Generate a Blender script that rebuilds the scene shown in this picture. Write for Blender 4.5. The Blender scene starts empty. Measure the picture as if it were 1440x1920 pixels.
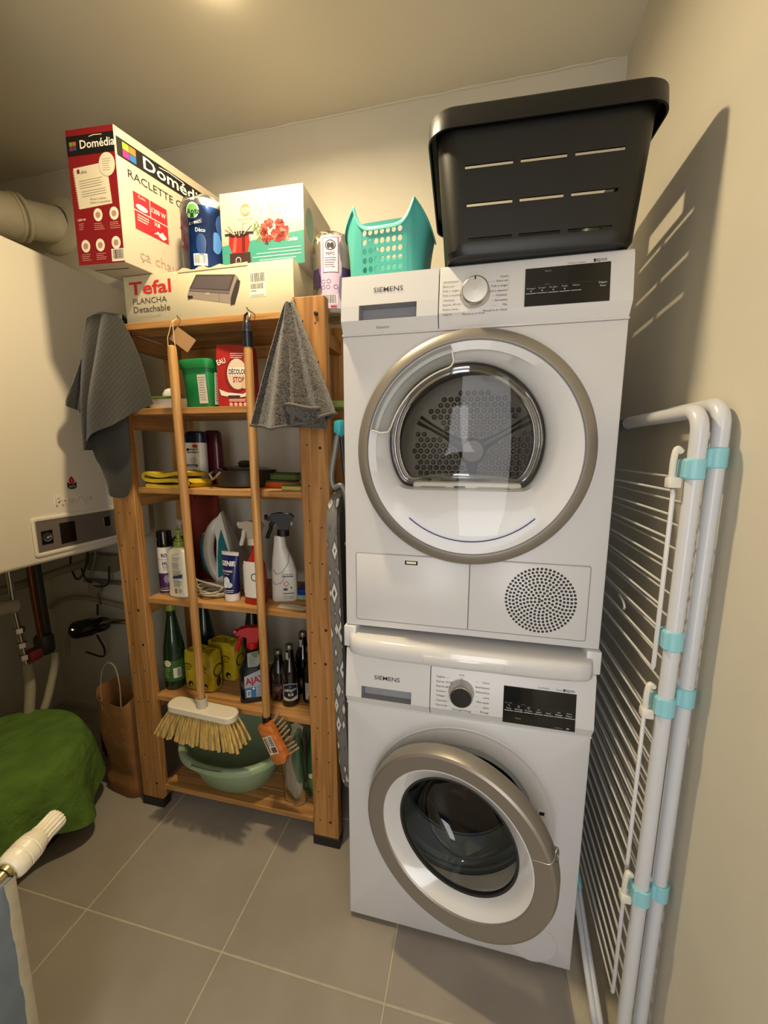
import bpy, bmesh, math, random
from math import sin, cos, pi, radians, sqrt
from mathutils import Vector, Matrix
random.seed(11)
SC = bpy.context.scene
COL = SC.collection
# ------------------------------------------------------------------ camera
CAM = (0.3133, -0.9248, 1.3465)
YAW, PITCH, ROLL, FPX = 0.2268, 0.1533, 0.0022, 746.86
cd = bpy.data.cameras.new('camera'); cam = bpy.data.objects.new('camera', cd); COL.objects.link(cam)
fw = Vector((-sin(YAW)*cos(PITCH), cos(YAW)*cos(PITCH), -sin(PITCH)))
rt = Vector((cos(YAW), sin(YAW), 0)); up = rt.cross(fw)
r2 = cos(ROLL)*rt + sin(ROLL)*up; u2 = -sin(ROLL)*rt + cos(ROLL)*up
M = Matrix(((r2.x, u2.x, -fw.x, CAM[0]), (r2.y, u2.y, -fw.y, CAM[1]), (r2.z, u2.z, -fw.z, CAM[2]), (0, 0, 0, 1)))
cam.matrix_world = M
cd.sensor_fit = 'VERTICAL'; cd.sensor_height = 24.0; cd.lens = 24.0*FPX/1920.0
cd.clip_start = 0.02
SC.camera = cam
# ------------------------------------------------------------------ light
SC.view_settings.view_transform = 'Standard'
SC.view_settings.look = 'None'
SC.view_settings.gamma = 1.0
SC.view_settings.use_curve_mapping = False
SC.view_settings.exposure = 0.0
w = bpy.data.worlds.new('world'); SC.world = w; w.use_nodes = True
w.node_tree.nodes['Background'].inputs[0].default_value = (0.75, 0.85, 1.0, 1)
w.node_tree.nodes['Background'].inputs[1].default_value = 0.1
LAMP = (-0.25, -0.08, 2.44)          # round downlight just under the ceiling, above the frame
LAMP_W, LAMP_C = 20.5, (1.0, 0.80, 0.50)
SPOT = (-0.375, 0.130, 2.504)         # added emitter, no known fixture, makes the bright spot on the ceiling
SPOT_W = 0.95
# added soft fill set in the doorway behind the camera to brighten the fronts
al = bpy.data.lights.new('doorway_fill', 'AREA'); al.shape = 'RECTANGLE'; al.size = 0.46; al.size_y = 1.9
al.energy = 17.0; al.color = (0.98, 0.97, 0.97)
ao = bpy.data.objects.new('doorway_fill', al); COL.objects.link(ao)
ao.location = (0.40, -1.83, 1.26); ao.rotation_euler = (radians(90), 0, 0)

# ------------------------------------------------------------------ materials
def lin(h):
    if not isinstance(h, str): return tuple(h)[:3]
    h = h.lstrip('#'); o = []
    for i in (0, 2, 4):
        c = int(h[i:i+2], 16)/255
        o.append(c/12.92 if c <= .04045 else ((c+.055)/1.055)**2.4)
    return tuple(o)
MATS = {}
def mat(name, col, rough=.5, metal=0., noise=0., nscale=30., bump=0., bscale=150., coat=0., spec=.5, stretch=None, trans=0., emit=0., bdist=.002):
    if name in MATS: return MATS[name]
    m = bpy.data.materials.new(name); m.use_nodes = True; nt = m.node_tree; b = nt.nodes['Principled BSDF']
    c = lin(col); b.inputs['Base Color'].default_value = (*c, 1)
    b.inputs['Roughness'].default_value = rough; b.inputs['Metallic'].default_value = metal
    b.inputs['Coat Weight'].default_value = coat; b.inputs['Specular IOR Level'].default_value = spec
    if trans: b.inputs['Transmission Weight'].default_value = trans
    if emit:
        b.inputs['Emission Color'].default_value = (*c, 1); b.inputs['Emission Strength'].default_value = emit
    if noise or bump:
        tc = nt.nodes.new('ShaderNodeTexCoord'); mp = nt.nodes.new('ShaderNodeMapping')
        nt.links.new(tc.outputs['Object'], mp.inputs[0])
        if stretch: mp.inputs['Scale'].default_value = stretch
    if noise:
        n = nt.nodes.new('ShaderNodeTexNoise'); n.inputs['Scale'].default_value = nscale; n.inputs['Detail'].default_value = 5
        nt.links.new(mp.outputs[0], n.inputs['Vector'])
        r = nt.nodes.new('ShaderNodeValToRGB')
        r.color_ramp.elements[0].position = .3; r.color_ramp.elements[1].position = .7
        r.color_ramp.elements[0].color = (*[max(0, x*(1-noise)) for x in c], 1)
        r.color_ramp.elements[1].color = (*[min(1, x*(1+noise)) for x in c], 1)
        nt.links.new(n.outputs['Fac'], r.inputs[0]); nt.links.new(r.outputs[0], b.inputs['Base Color'])
    if bump:
        n2 = nt.nodes.new('ShaderNodeTexNoise'); n2.inputs['Scale'].default_value = bscale; n2.inputs['Detail'].default_value = 3
        nt.links.new(mp.outputs[0], n2.inputs['Vector'])
        bp = nt.nodes.new('ShaderNodeBump'); bp.inputs['Strength'].default_value = bump; bp.inputs['Distance'].default_value = bdist
        nt.links.new(n2.outputs['Fac'], bp.inputs['Height']); nt.links.new(bp.outputs[0], b.inputs['Normal'])
    MATS[name] = m; return m
def pm(col):
    return mat('print_'+col.strip('#'), col, .45)
def glass(name, tint='#ffffff', refl=1.0, rough=.02, ior=1.5):
    if name in MATS: return MATS[name]
    m = bpy.data.materials.new(name); m.use_nodes = True; nt = m.node_tree; nt.nodes.clear()
    o = nt.nodes.new('ShaderNodeOutputMaterial'); mx = nt.nodes.new('ShaderNodeMixShader')
    t = nt.nodes.new('ShaderNodeBsdfTransparent'); t.inputs[0].default_value = (*lin(tint), 1)
    g = nt.nodes.new('ShaderNodeBsdfGlossy'); g.inputs['Roughness'].default_value = rough
    fr = nt.nodes.new('ShaderNodeFresnel'); fr.inputs['IOR'].default_value = ior
    ml = nt.nodes.new('ShaderNodeMath'); ml.operation = 'MULTIPLY'; ml.inputs[1].default_value = refl
    nt.links.new(fr.outputs[0], ml.inputs[0]); nt.links.new(ml.outputs[0], mx.inputs[0])
    nt.links.new(t.outputs[0], mx.inputs[1]); nt.links.new(g.outputs[0], mx.inputs[2]); nt.links.new(mx.outputs[0], o.inputs[0])
    MATS[name] = m; return m
def wood(name, c1, c2, axis, rough=.55, scale=9., knots=True):
    """pine grain running along axis 0/1/2"""
    if name in MATS: return MATS[name]
    m = bpy.data.materials.new(name); m.use_nodes = True; nt = m.node_tree; b = nt.nodes['Principled BSDF']
    b.inputs['Roughness'].default_value = rough
    tc = nt.nodes.new('ShaderNodeTexCoord'); mp = nt.nodes.new('ShaderNodeMapping')
    oi = nt.nodes.new('ShaderNodeObjectInfo'); ad = nt.nodes.new('ShaderNodeVectorMath'); ad.operation = 'ADD'
    nt.links.new(tc.outputs['Object'], ad.inputs[0])
    mu = nt.nodes.new('ShaderNodeMath'); mu.operation = 'MULTIPLY'; mu.inputs[1].default_value = 7.0
    nt.links.new(oi.outputs['Random'], mu.inputs[0]); nt.links.new(mu.outputs[0], ad.inputs[1])
    sc = [scale*3.2]*3; sc[axis] = scale*.16
    mp.inputs['Scale'].default_value = sc
    nt.links.new(ad.outputs[0], mp.inputs[0])
    n = nt.nodes.new('ShaderNodeTexNoise'); n.inputs['Scale'].default_value = 1.6; n.inputs['Detail'].default_value = 6; n.inputs['Distortion'].default_value = 1.2
    nt.links.new(mp.outputs[0], n.inputs['Vector'])
    r = nt.nodes.new('ShaderNodeValToRGB'); r.color_ramp.elements[0].position = .32; r.color_ramp.elements[1].position = .62
    r.color_ramp.elements[0].color = (*lin(c1), 1); r.color_ramp.elements[1].color = (*lin(c2), 1)
    nt.links.new(n.outputs['Fac'], r.inputs[0]); nt.links.new(r.outputs[0], b.inputs['Base Color'])
    bp = nt.nodes.new('ShaderNodeBump'); bp.inputs['Strength'].default_value = .15; bp.inputs['Distance'].default_value = .001
    nt.links.new(n.outputs['Fac'], bp.inputs['Height']); nt.links.new(bp.outputs[0], b.inputs['Normal'])
    MATS[name] = m; return m

# ------------------------------------------------------------------ mesh builder
FRAME = {}     # root name -> (inverse matrix or None)
class MB:
    def __init__(s): s.v = []; s.f = []; s.mi = []
    def add(s, vs, fs, mi=0):
        o = len(s.v); s.v += [Vector(p) for p in vs]
        for f in fs: s.f.append([i+o for i in f]); s.mi.append(mi)
        return s
    def box(s, x0, x1, y0, y1, z0, z1, mi=0, skip=''):
        vs = [(x, y, z) for z in (z0, z1) for y in (y0, y1) for x in (x0, x1)]
        F = {'d': (0, 2, 3, 1), 'u': (4, 5, 7, 6), 'f': (0, 1, 5, 4), 'b': (2, 6, 7, 3), 'l': (0, 4, 6, 2), 'r': (1, 3, 7, 5)}
        return s.add(vs, [F[k] for k in 'dufblr' if k not in skip], mi)
    def rbox(s, x0, x1, y0, y1, z0, z1, r=.005, seg=3, mi=0):
        bm = bmesh.new(); bmesh.ops.create_cube(bm, size=1)
        for v in bm.verts:
            v.co = ((x0+x1)/2+v.co.x*(x1-x0), (y0+y1)/2+v.co.y*(y1-y0), (z0+z1)/2+v.co.z*(z1-z0))
        bmesh.ops.bevel(bm, geom=bm.edges[:], offset=r, segments=seg, profile=.5, affect='EDGES')
        bm.verts.index_update()
        s.add([v.co.copy() for v in bm.verts], [[v.index for v in f.verts] for f in bm.faces], mi); bm.free(); return s
    def rings(s, rs, closed=True, cap0=False, cap1=False, mi=0, close_v=False):
        """list of rings (equal length lists of points) skinned together"""
        n = len(rs[0]); o = len(s.v)
        for r in rs: s.v += [Vector(p) for p in r]
        m = len(rs)
        for j in range(m if close_v else m-1):
            j2 = (j+1) % m
            for i in range(n if closed else n-1):
                k = (i+1) % n
                s.f.append([o+j*n+i, o+j*n+k, o+j2*n+k, o+j2*n+i]); s.mi.append(mi)
        if cap0: s.f.append([o+i for i in range(n)][::-1]); s.mi.append(mi)
        if cap1: s.f.append([o+(m-1)*n+i for i in range(n)]); s.mi.append(mi)
        return s
    def lathe(s, prof, O=(0, 0, 0), A=(0, 0, 1), n=32, sx=1., sy=1., cap0=False, cap1=False, mi=0, a0=0., a1=2*pi, ref=None):
        A = Vector(A).normalized(); O = Vector(O)
        if ref is None: ref = Vector((1, 0, 0)) if abs(A.x) < .9 else Vector((0, 1, 0))
        U = (Vector(ref)-A*A.dot(Vector(ref))).normalized(); V = A.cross(U)
        full = abs(a1-a0-2*pi) < 1e-6
        N = n if full else n+1
        rs = []
        for (r, h) in prof:
            rs.append([O+A*h+U*(r*sx*cos(a0+(a1-a0)*i/n))+V*(r*sy*sin(a0+(a1-a0)*i/n)) for i in range(N)])
        return s.rings(rs, full, cap0, cap1, mi)
    def cyl(s, p0, p1, r0, r1=None, n=16, mi=0):
        p0 = Vector(p0); p1 = Vector(p1); d = p1-p0
        return s.lathe([(r0, 0), (r1 if r1 is not None else r0, d.length)], p0, d, n, cap0=True, cap1=True, mi=mi)
    def tube(s, pts, r, n=8, closed=False, caps=True, mi=0):
        P = [Vector(p) for p in pts]; m = len(P); R = r if isinstance(r, (list, tuple)) else [r]*m
        T = []
        for i in range(m):
            a = P[(i-1) % m] if (closed or i > 0) else P[i]; b = P[(i+1) % m] if (closed or i < m-1) else P[i]
            T.append((b-a).normalized())
        u = T[0].orthogonal().normalized(); rs = []
        for i in range(m):
            u = (u-T[i]*u.dot(T[i])).normalized(); v = T[i].cross(u)
            rs.append([P[i]+(u*cos(2*pi*k/n)+v*sin(2*pi*k/n))*R[i] for k in range(n)])
        return s.rings(rs, True, caps and not closed, caps and not closed, mi, close_v=closed)
    def prism(s, poly, O, U, V, N, mi=0):
        """poly of (u,v) extruded by vector N"""
        O, U, V, N = Vector(O), Vector(U), Vector(V), Vector(N)
        a = [O+U*p[0]+V*p[1] for p in poly]; b = [p+N for p in a]
        return s.rings([a, b], True, True, True, mi)
    def loft(s, secs, n=32, cap0=True, cap1=True, mi=0):
        """secs: (z, cx, cy, rx, ry, power)"""
        rs = []
        for (z, cx, cy, rx, ry, p) in secs:
            q = []
            for i in range(n):
                a = 2*pi*i/n; c, d = cos(a), sin(a)
                q.append((cx+rx*math.copysign(abs(c)**(2/p), c), cy+ry*math.copysign(abs(d)**(2/p), d), z))
            rs.append(q)
        return s.rings(rs, True, cap0, cap1, mi)
    def grid(s, fn, nu, nv, mi=0):
        rs = [[fn(i/nu, j/nv) for i in range(nu+1)] for j in range(nv+1)]
        return s.rings(rs, False, mi=mi)
    def xf(s, Mx):
        s.v = [Mx @ p for p in s.v]; return s
    def build(s, name, mats, parent=None, loc=None, ang=35, solid=0, subd=0, recalc=True, flat=False):
        me = bpy.data.meshes.new(name)
        V = s.v
        root = parent
        while root is not None and root.parent is not None: root = root.parent
        if root is not None and FRAME.get(root.name) is not None:
            iv = FRAME[root.name]; V = [iv @ p for p in V]
        elif loc is not None:
            lo = Vector(loc); V = [p-lo for p in V]
        me.from_pydata([tuple(p) for p in V], [], s.f)
        if not isinstance(mats, (list, tuple)): mats = [mats]
        for m in mats: me.materials.append(m)
        me.polygons.foreach_set('material_index', s.mi)
        if recalc:
            bm = bmesh.new(); bm.from_mesh(me); bmesh.ops.recalc_face_normals(bm, faces=bm.faces[:]); bm.to_mesh(me); bm.free()
        if not flat:
            me.polygons.foreach_set('use_smooth', [True]*len(me.polygons)); me.set_sharp_from_angle(angle=radians(ang))
        me.update()
        o = bpy.data.objects.new(name, me); COL.objects.link(o)
        if parent is not None: o.parent = parent
        elif loc is not None: o.location = loc
        if solid:
            md = o.modifiers.new('thickness', 'SOLIDIFY'); md.thickness = solid; md.offset = 0
            me_ = o.modifiers.new('crisp_edges', 'EDGE_SPLIT'); me_.split_angle = radians(max(ang, 30))
        if subd:
            md = o.modifiers.new('smooth', 'SUBSURF'); md.levels = subd; md.render_levels = subd
        return o
def tag(o, label, cat, group=None):
    o['label'] = label; o['category'] = cat
    if group: o['group'] = group
    return o
def thing(name, label, cat, loc=(0, 0, 0), rz=0., world=True, group=None):
    o = bpy.data.objects.new(name, None); COL.objects.link(o); o.empty_display_size = .05
    o.location = loc; o.rotation_euler = (0, 0, rz)
    FRAME[o.name] = (Matrix.Translation(loc) @ Matrix.Rotation(rz, 4, 'Z')).inverted() if world else None
    return tag(o, label, cat, group)
def struct(o): o['kind'] = 'structure'; return o
def stuff(o): o['kind'] = 'stuff'; return o
def arc(cx, cz, r, a0, a1, n): return [(cx+r*cos(a0+(a1-a0)*i/n), cz+r*sin(a0+(a1-a0)*i/n)) for i in range(n+1)]
def rrect(x0, x1, y0, y1, r, n=5):
    q = []
    for (cx, cy, a) in ((x1-r, y0+r, -pi/2), (x1-r, y1-r, 0), (x0+r, y1-r, pi/2), (x0+r, y0+r, pi)):
        q += arc(cx, cy, r, a, a+pi/2, n)
    return q
def bez(pts, n=24):
    """Catmull-Rom through points"""
    P = [Vector(p) for p in pts]; P = [2*P[0]-P[1]]+P+[2*P[-1]-P[-2]]; out = []
    seg = len(P)-3
    for i in range(seg):
        a, b, c, d = P[i:i+4]
        k = max(2, n//seg)
        for j in range(k):
            t = j/k
            out.append(.5*((2*b)+(c-a)*t+(2*a-5*b+4*c-d)*t*t+(3*b-a-3*c+d)*t**3))
    out.append(P[-2]); return out
# ------------------------------------------------------------------ flat print
TXT = {}
def text_mesh(t, bold=0.):
    k = (t, bold)
    if k in TXT: return TXT[k]
    cu = bpy.data.curves.new('t', 'FONT'); cu.body = t; cu.size = 1; cu.offset = bold; cu.resolution_u = 2
    ob = bpy.data.objects.new('t', cu); COL.objects.link(ob)
    bpy.context.view_layer.update()
    me = bpy.data.meshes.new_from_object(ob.evaluated_get(bpy.context.evaluated_depsgraph_get()))
    vs = [(v.co.x, v.co.y) for v in me.vertices]; fs = [list(p.vertices) for p in me.polygons]
    bpy.data.objects.remove(ob); bpy.data.curves.remove(cu); bpy.data.meshes.remove(me)
    x0 = min([p[0] for p in vs] or [0]); x1 = max([p[0] for p in vs] or [1])
    TXT[k] = (vs, fs, x0, x1); return TXT[k]
class Decal:
    """flat print on a surface: (u,v) in metres from O along U and V"""
    def __init__(s, O, U, V, fn=None):
        s.O, s.U, s.V = Vector(O), Vector(U).normalized(), Vector(V).normalized(); s.N = s.U.cross(s.V)
        s.fn = fn; s.mb = MB(); s.cols = []
    def mi(s, c):
        if c not in s.cols: s.cols.append(c)
        return s.cols.index(c)
    def P(s, u, v, l):
        h = .0005+.0003*l
        if s.fn: return Vector(s.fn(u, v, h))
        return s.O+s.U*u+s.V*v+s.N*h
    def poly(s, pts, c, l=0):
        if not s.fn:
            s.mb.add([s.P(u, v, l) for u, v in pts], [list(range(len(pts)))], s.mi(c)); return s
        u0 = min(p[0] for p in pts); u1 = max(p[0] for p in pts); n = max(1, int((u1-u0)/.0035)); k = (u1-u0)/n
        def clip(P, x, sg):
            q = []
            for a, b in zip(P, P[1:]+P[:1]):
                ia, ib = sg*(a[0]-x) >= 0, sg*(b[0]-x) >= 0
                if ia: q.append(a)
                if ia != ib:
                    t = (x-a[0])/(b[0]-a[0]); q.append((x, a[1]+t*(b[1]-a[1])))
            return q
        for i in range(n):
            q = clip(clip(list(pts), u0+k*i, 1), u0+k*(i+1), -1)
            if len(q) > 2: s.mb.add([s.P(u, v, l) for u, v in q], [list(range(len(q)))], s.mi(c))
        return s
    def rect(s, u0, v0, u1, v1, c, l=0):
        n = 1 if not s.fn else max(1, int(abs(u1-u0)/.004))
        rs = [[s.P(u0+(u1-u0)*i/n, v, l) for i in range(n+1)] for v in (v0, v1)]
        s.mb.rings(rs, False, mi=s.mi(c)); return s
    def disc(s, u, v, ru, c, l=0, rv=None, n=24):
        rv = rv or ru
        return s.poly([(u+ru*cos(2*pi*i/n), v+rv*sin(2*pi*i/n)) for i in range(n)], c, l)
    def ring(s, u, v, r, w, c, l=0, n=28, a0=0., a1=2*pi):
        q = [[s.P(u+k*cos(a0+(a1-a0)*i/n), v+k*sin(a0+(a1-a0)*i/n), l) for i in range(n+1)] for k in (r-w/2, r+w/2)]
        s.mb.rings(q, False, mi=s.mi(c)); return s
    def line(s, pts, w, c, l=0):
        for (a, b) in zip(pts[:-1], pts[1:]):
            d = Vector((b[0]-a[0], b[1]-a[1])); L = d.length
            if L < 1e-7: continue
            d /= L; n = Vector((-d.y, d.x))*w/2; e = d*w*.3
            s.poly([(a[0]-n.x-e.x, a[1]-n.y-e.y), (b[0]-n.x+e.x, b[1]-n.y+e.y), (b[0]+n.x+e.x, b[1]+n.y+e.y), (a[0]+n.x-e.x, a[1]+n.y-e.y)], c, l)
        return s
    def text(s, t, u, v, size, c, l=1, align='l', w=None, bold=0., rot=0., shear=0.):
        vs, fs, x0, x1 = text_mesh(t, bold); W = x1-x0
        k = (w/W) if w else size
        off = {'l': 0, 'c': -W/2, 'r': -W}[align]
        cr, sr = cos(rot), sin(rot); pts = []
        for (x, y) in vs:
            a = (x-x0+off)*k+shear*y*size; b = y*size
            pts.append(s.P(u+a*cr-b*sr, v+a*sr+b*cr, l))
        s.mb.add(pts, fs, s.mi(c)); return s
    def lines(s, u0, v0, u1, n, pitch, c, h=.0012, l=1, seed=0):
        rr = random.Random(seed)
        for i in range(n):
            s.rect(u0, v0-i*pitch, u0+(u1-u0)*rr.uniform(.65, 1), v0-i*pitch+h, c, l)
        return s
    def bars(s, u0, v0, u1, v1, c='#1c1a18', l=1, seed=1):
        rr = random.Random(seed); u = u0
        while u < u1:
            a = rr.uniform(.02, .06)*(u1-u0); s.rect(u, v0, min(u1, u+a), v1, c, l); u += a+rr.uniform(.02, .05)*(u1-u0)
        return s
    def build(s, name, parent):
        return s.mb.build(name, [pm(c) for c in s.cols], parent, recalc=False, flat=True)
def copy_tree(o, parent=None):
    c = o.copy(); COL.objects.link(c); c.parent = parent
    if o.name in FRAME: FRAME[c.name] = None
    for ch in list(o.children): copy_tree(ch, c)
    return c
# ================================================================== ROOM
XR, YB, ZC, XL, YF = 0.713, 0.60, 2.525, -1.82, -1.80
M_WALL = mat('wall_paint', '#cfc9b9', .85, noise=.05, nscale=3.0, bump=.25, bscale=90, bdist=.001)
M_CEIL = mat('ceiling_paint', '#d2cbb8', .9, noise=.03, nscale=2.0, bump=.12, bscale=160, bdist=.001)
M_TILE = mat('floor_tile_stone', '#988f83', .42, noise=.10, nscale=5.0, bump=.05, bscale=220, bdist=.0006)
M_GROUT = mat('floor_grout', '#b8ad97', .9, noise=.08, nscale=40)
yb = lambda x: YB+.0097*(XR-x)
fl = struct(MB().box(XL-.1, XR+.1, YF-.1, YB+.15, -.05, -.0012).build('floor', M_GROUT, loc=(0, 0, 0)))
fl['label'] = 'floor of large square grey brown tiles with pale joints'
gx = [-.765+.4525*k for k in range(-3, 4)]; gy = [-.16+.4525*k for k in range(-4, 3)]
for i in range(len(gx)-1):
    for j in range(len(gy)-1):
        x0, x1, y0, y1 = max(gx[i], XL)+.0023, min(gx[i+1], XR)-.0023, max(gy[j], YF)+.0023, min(gy[j+1], YB)-.0023
        if x1-x0 < .02 or y1-y0 < .02: continue
        MB().rbox(x0, x1, y0, y1, -.02, 0, .0012, 1).build('floor_tile', M_TILE, fl)
M_PART = (-.66, -.545, -.55)   # partition: x0, x1, end y
def wallbox(name, *a):
    return struct(MB().box(*a).build(name, M_WALL, loc=(0, 0, 0)))
m = MB(); m.prism([(XL-.1, yb(XL)), (XR+.1, YB), (XR+.1, YB+.2), (XL-.1, YB+.2)], (0, 0, -.05), (1, 0, 0), (0, 1, 0), (0, 0, ZC+.1)); struct(m.build('wall_back', M_WALL, loc=(0, 0, 0)))
wallbox('wall_right', XR, XR+.1, YF-.1, YB+.2, -.05, ZC+.1)
wallbox('wall_left', XL-.1, XL, YF-.1, YB+.2, -.05, ZC+.1)
wallbox('wall_partition', M_PART[0], M_PART[1], YF, M_PART[2], -.01, ZC)
m = MB(); m.box(XL, .15, YF-.1, YF, -.05, ZC+.05).box(.66, XR, YF-.1, YF, -.05, ZC+.05).box(.15, .66, YF-.1, YF, 2.1, ZC+.05)
struct(m.build('wall_front', M_WALL, loc=(0, 0, 0)))
struct(MB().box(XL-.1, XR+.1, YF-.1, YB+.2, ZC, ZC+.1).build('ceiling', M_CEIL, loc=(0, 0, 0)))
m = MB()
for (a, b) in ((.11, .15), (.66, .70)): m.box(a, b, YF-.02, YF+.02, 0, 2.14)
m.box(.11, .70, YF-.02, YF+.02, 2.1, 2.14)
struct(m.build('trim_1', mat('door_frame', '#d8d4cc', .5), loc=(0, 0, 0)))
# thin uneven plaster bead where the back wall meets the ceiling
rr = random.Random(3)
m = MB(); m.tube([(x, yb(x)-.0015, ZC-.002+rr.uniform(-.0015, .0015)) for x in [XL+.03+i*(XR-XL-.06)/70 for i in range(71)]], [rr.uniform(.0025, .005) for _ in range(71)], 6)
struct(m.build('trim_2', M_CEIL, loc=(0, 0, 0)))
# ceiling lamp, then a small emitter added for the ceiling glow
def glow(name, strength):
    m_ = bpy.data.materials.new(name); m_.use_nodes = True; nt = m_.node_tree; nt.nodes.clear()
    e = nt.nodes.new('ShaderNodeEmission'); e.inputs[0].default_value = (*LAMP_C, 1); e.inputs[1].default_value = strength
    oo = nt.nodes.new('ShaderNodeOutputMaterial'); nt.links.new(e.outputs[0], oo.inputs[0]); return m_
M_SOC = mat('socket_white', '#e8e4dc', .4)
t = thing('ceiling_lamp', 'round flat downlight under the ceiling above the open floor', 'lamp', (LAMP[0], LAMP[1], ZC))
MB().lathe([(.001, 0), (.045, 0), (.045, -.014), (.02, -.02), (.02, LAMP[2]-ZC+.03), (.03, LAMP[2]-ZC+.022), (.085, LAMP[2]-ZC+.004), (.085, LAMP[2]-ZC-.004), (.052, LAMP[2]-ZC-.004), (.050, LAMP[2]-ZC+.003), (.001, LAMP[2]-ZC+.003)], (LAMP[0], LAMP[1], ZC), n=40).build('shade', M_SOC, t)
RL = .045
MB().lathe([(RL, .0004), (RL*.5, .0002), (.0005, 0)], (LAMP[0], LAMP[1], LAMP[2]-.001), n=32).build('diffuser', glow('lamp_glow', LAMP_W/(pi*pi*RL*RL)), t)
t = thing('added_ceiling_glow', 'small dim emitter added to make the bright spot on the ceiling close to the back wall', 'lamp', (SPOT[0], SPOT[1], ZC))
MB().lathe([(.001, 0), (.034, 0), (.034, -.006), (.022, -.008), (.022, -.012), (.001, -.012)], (SPOT[0], SPOT[1], ZC), n=24).build('base', M_SOC, t)
MB().lathe([(.020, .016), (.022, .006), (.018, -.006), (.009, -.013), (.0005, -.015)], SPOT, n=24).build('glow_emitter', glow('spot_glow', SPOT_W/(4*pi*pi*.019*.019)), t)

# ================================================================== WASHER + DRYER
M_WHITE = mat('appliance_white', '#d4d3d4', .32, bump=.03, bscale=900, bdist=.0003)
M_WHITE2 = mat('appliance_white_plastic', '#d8d7d7', .3)
M_GLOSS = mat('gloss_white_plastic', '#d6d5d5', .14, coat=.4)
M_SILVER = mat('satin_silver', '#948e85', .40, metal=.6)
M_BLACKG = mat('black_glass', '#070707', .12, coat=.3)
M_GREYR = mat('grey_rubber', '#8d949a', .5)
M_DRUM = mat('drum_steel', '#63605c', .36, metal=1.)
M_DARK = mat('dark_void', '#0c0b0b', .8)
M_SEAM = mat('seam_grey', '#6d6b69', .7)
GLASS = glass('clear_glass', '#ffffff', .55)
HANDG = glass('clear_plastic', '#f3f4f3', 1.1, .05)
WD = .598
def plate_hole(x0, x1, z0, z1, cx, cz, r, yf, yb_, bev=.006, n=96):
    ang = sorted([2*pi*i/n for i in range(n)] + [math.atan2(z-cz, x-cx) % (2*pi) for x in (x0, x1) for z in (z0, z1)])
    def hit(a, ins):
        c, s_ = cos(a), sin(a); t_ = 1e9
        if c > 1e-9: t_ = min(t_, (x1-ins-cx)/c)
        if c < -1e-9: t_ = min(t_, (x0+ins-cx)/c)
        if s_ > 1e-9: t_ = min(t_, (z1-ins-cz)/s_)
        if s_ < -1e-9: t_ = min(t_, (z0+ins-cz)/s_)
        return (cx+t_*c, cz+t_*s_)
    rs = []
    rs.append([(cx+r*cos(a), yb_, cz+r*sin(a)) for a in ang])
    rs.append([(cx+r*cos(a), yf, cz+r*sin(a)) for a in ang])
    for (ins, y) in ((bev, yf), (bev*.3, yf+bev*.3), (0, yf+bev), (0, yb_)):
        rs.append([(hit(a, ins)[0], y, hit(a, ins)[1]) for a in ang])
    return MB().rings(rs)
def fascia(root, zs, zt, printed):
    """tilted control strip: silver-white profile, drawer with grip, dial, display. zs seam, zt top"""
    pr = [(0.02, zs+.002), (0.001, zs+.002), (-.0135, zs+.026), (-.0155, zs+.03), (-.0035, zt-.012), (.000, zt-.004), (.006, zt), (.02, zt)]
    def strip(x0, x1):
        return MB().rings([[(x, y, z) for (y, z) in pr] for x in (x0, x1)], True, True, True)
    strip(.2225, WD-.002).build('control_panel', M_WHITE2, root, ang=20)
    # drawer front with a real grip opening
    yz = lambda z: -.0155+(.012)*(z-zs-.03)/(zt-.012-zs-.03)
    g0, g1, h0, h1 = .044, .174, zs+.028, zs+.060
    m = MB()
    xs = [.002, g0, g1, .2205]; zz = [zs+.002, h0, h1, zt-.004]
    def prof(z):
        if z < zs+.03: return -.0155+(.0165)*(zs+.03-z)/.028
        return yz(z)
    for i in range(3):
        sub = [zz[0], zs+.026, zz[1]] if False else None
        for j in range(3):
            if i == 1 and j == 1: continue
            z0_, z1_ = zz[j], zz[j+1]
            m.add([(xs[i], prof(z0_), z0_), (xs[i+1], prof(z0_), z0_), (xs[i+1], prof(z1_), z1_), (xs[i], prof(z1_), z1_)], [(0, 1, 2, 3)])
    yb_ = .012
    # grip recess walls, with the shade inside put into a grey colour
    a = [(g0, prof(h0), h0), (g1, prof(h0), h0), (g1, prof(h1), h1), (g0, prof(h1), h1)]
    b = [(g0+.004, yb_-.006, h0+.001), (g1-.004, yb_-.006, h0+.001), (g1-.004, yb_, h1-.003), (g0+.004, yb_, h1-.003)]
    MB().rings([a, b], True, False, True).build('grip_recess', mat('recess_shade', '#8b8c93', .5), root, recalc=False)
    # outer sides
    o = [(.002, prof(zs+.002), zs+.002), (.2205, prof(zs+.002), zs+.002), (.2205, prof(zt-.004), zt-.004), (.002, prof(zt-.004), zt-.004)]
    m.rings([o, [(x, .02, z) for (x, y, z) in o]], True)
    m.build('detergent_drawer' if printed == 'w' else 'tank_drawer', M_WHITE2, root, ang=20, recalc=False)
    MB().rbox(.0, WD, -.002, .022, zs-.001, zs+.0035, .001, 1).build('seam_strip', M_GLOSS, root)
    return yz
def dial(root, cx, cz, y0, cap, n=48):
    m = MB().lathe([(.031, -.004), (.031, .002), (.0285, .006), (.0285, .020), (.0265, .0245), (.0245, .026)], (cx, y0, cz), (0, -1, 0), n)
    k = m.build('program_dial', mat('dial_chrome', '#c9c7c2', .22, metal=.9), root)
    MB().lathe([(.0245, .026), (.0005, .0262)], (cx, y0, cz), (0, -1, 0), n).build('dial_cap', cap, k)
    MB().box(cx-.0012, cx+.0012, y0-.0275, y0-.0245, cz+.018, cz+.0245).build('dial_mark', M_BLACKG, k)
    return k
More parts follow.
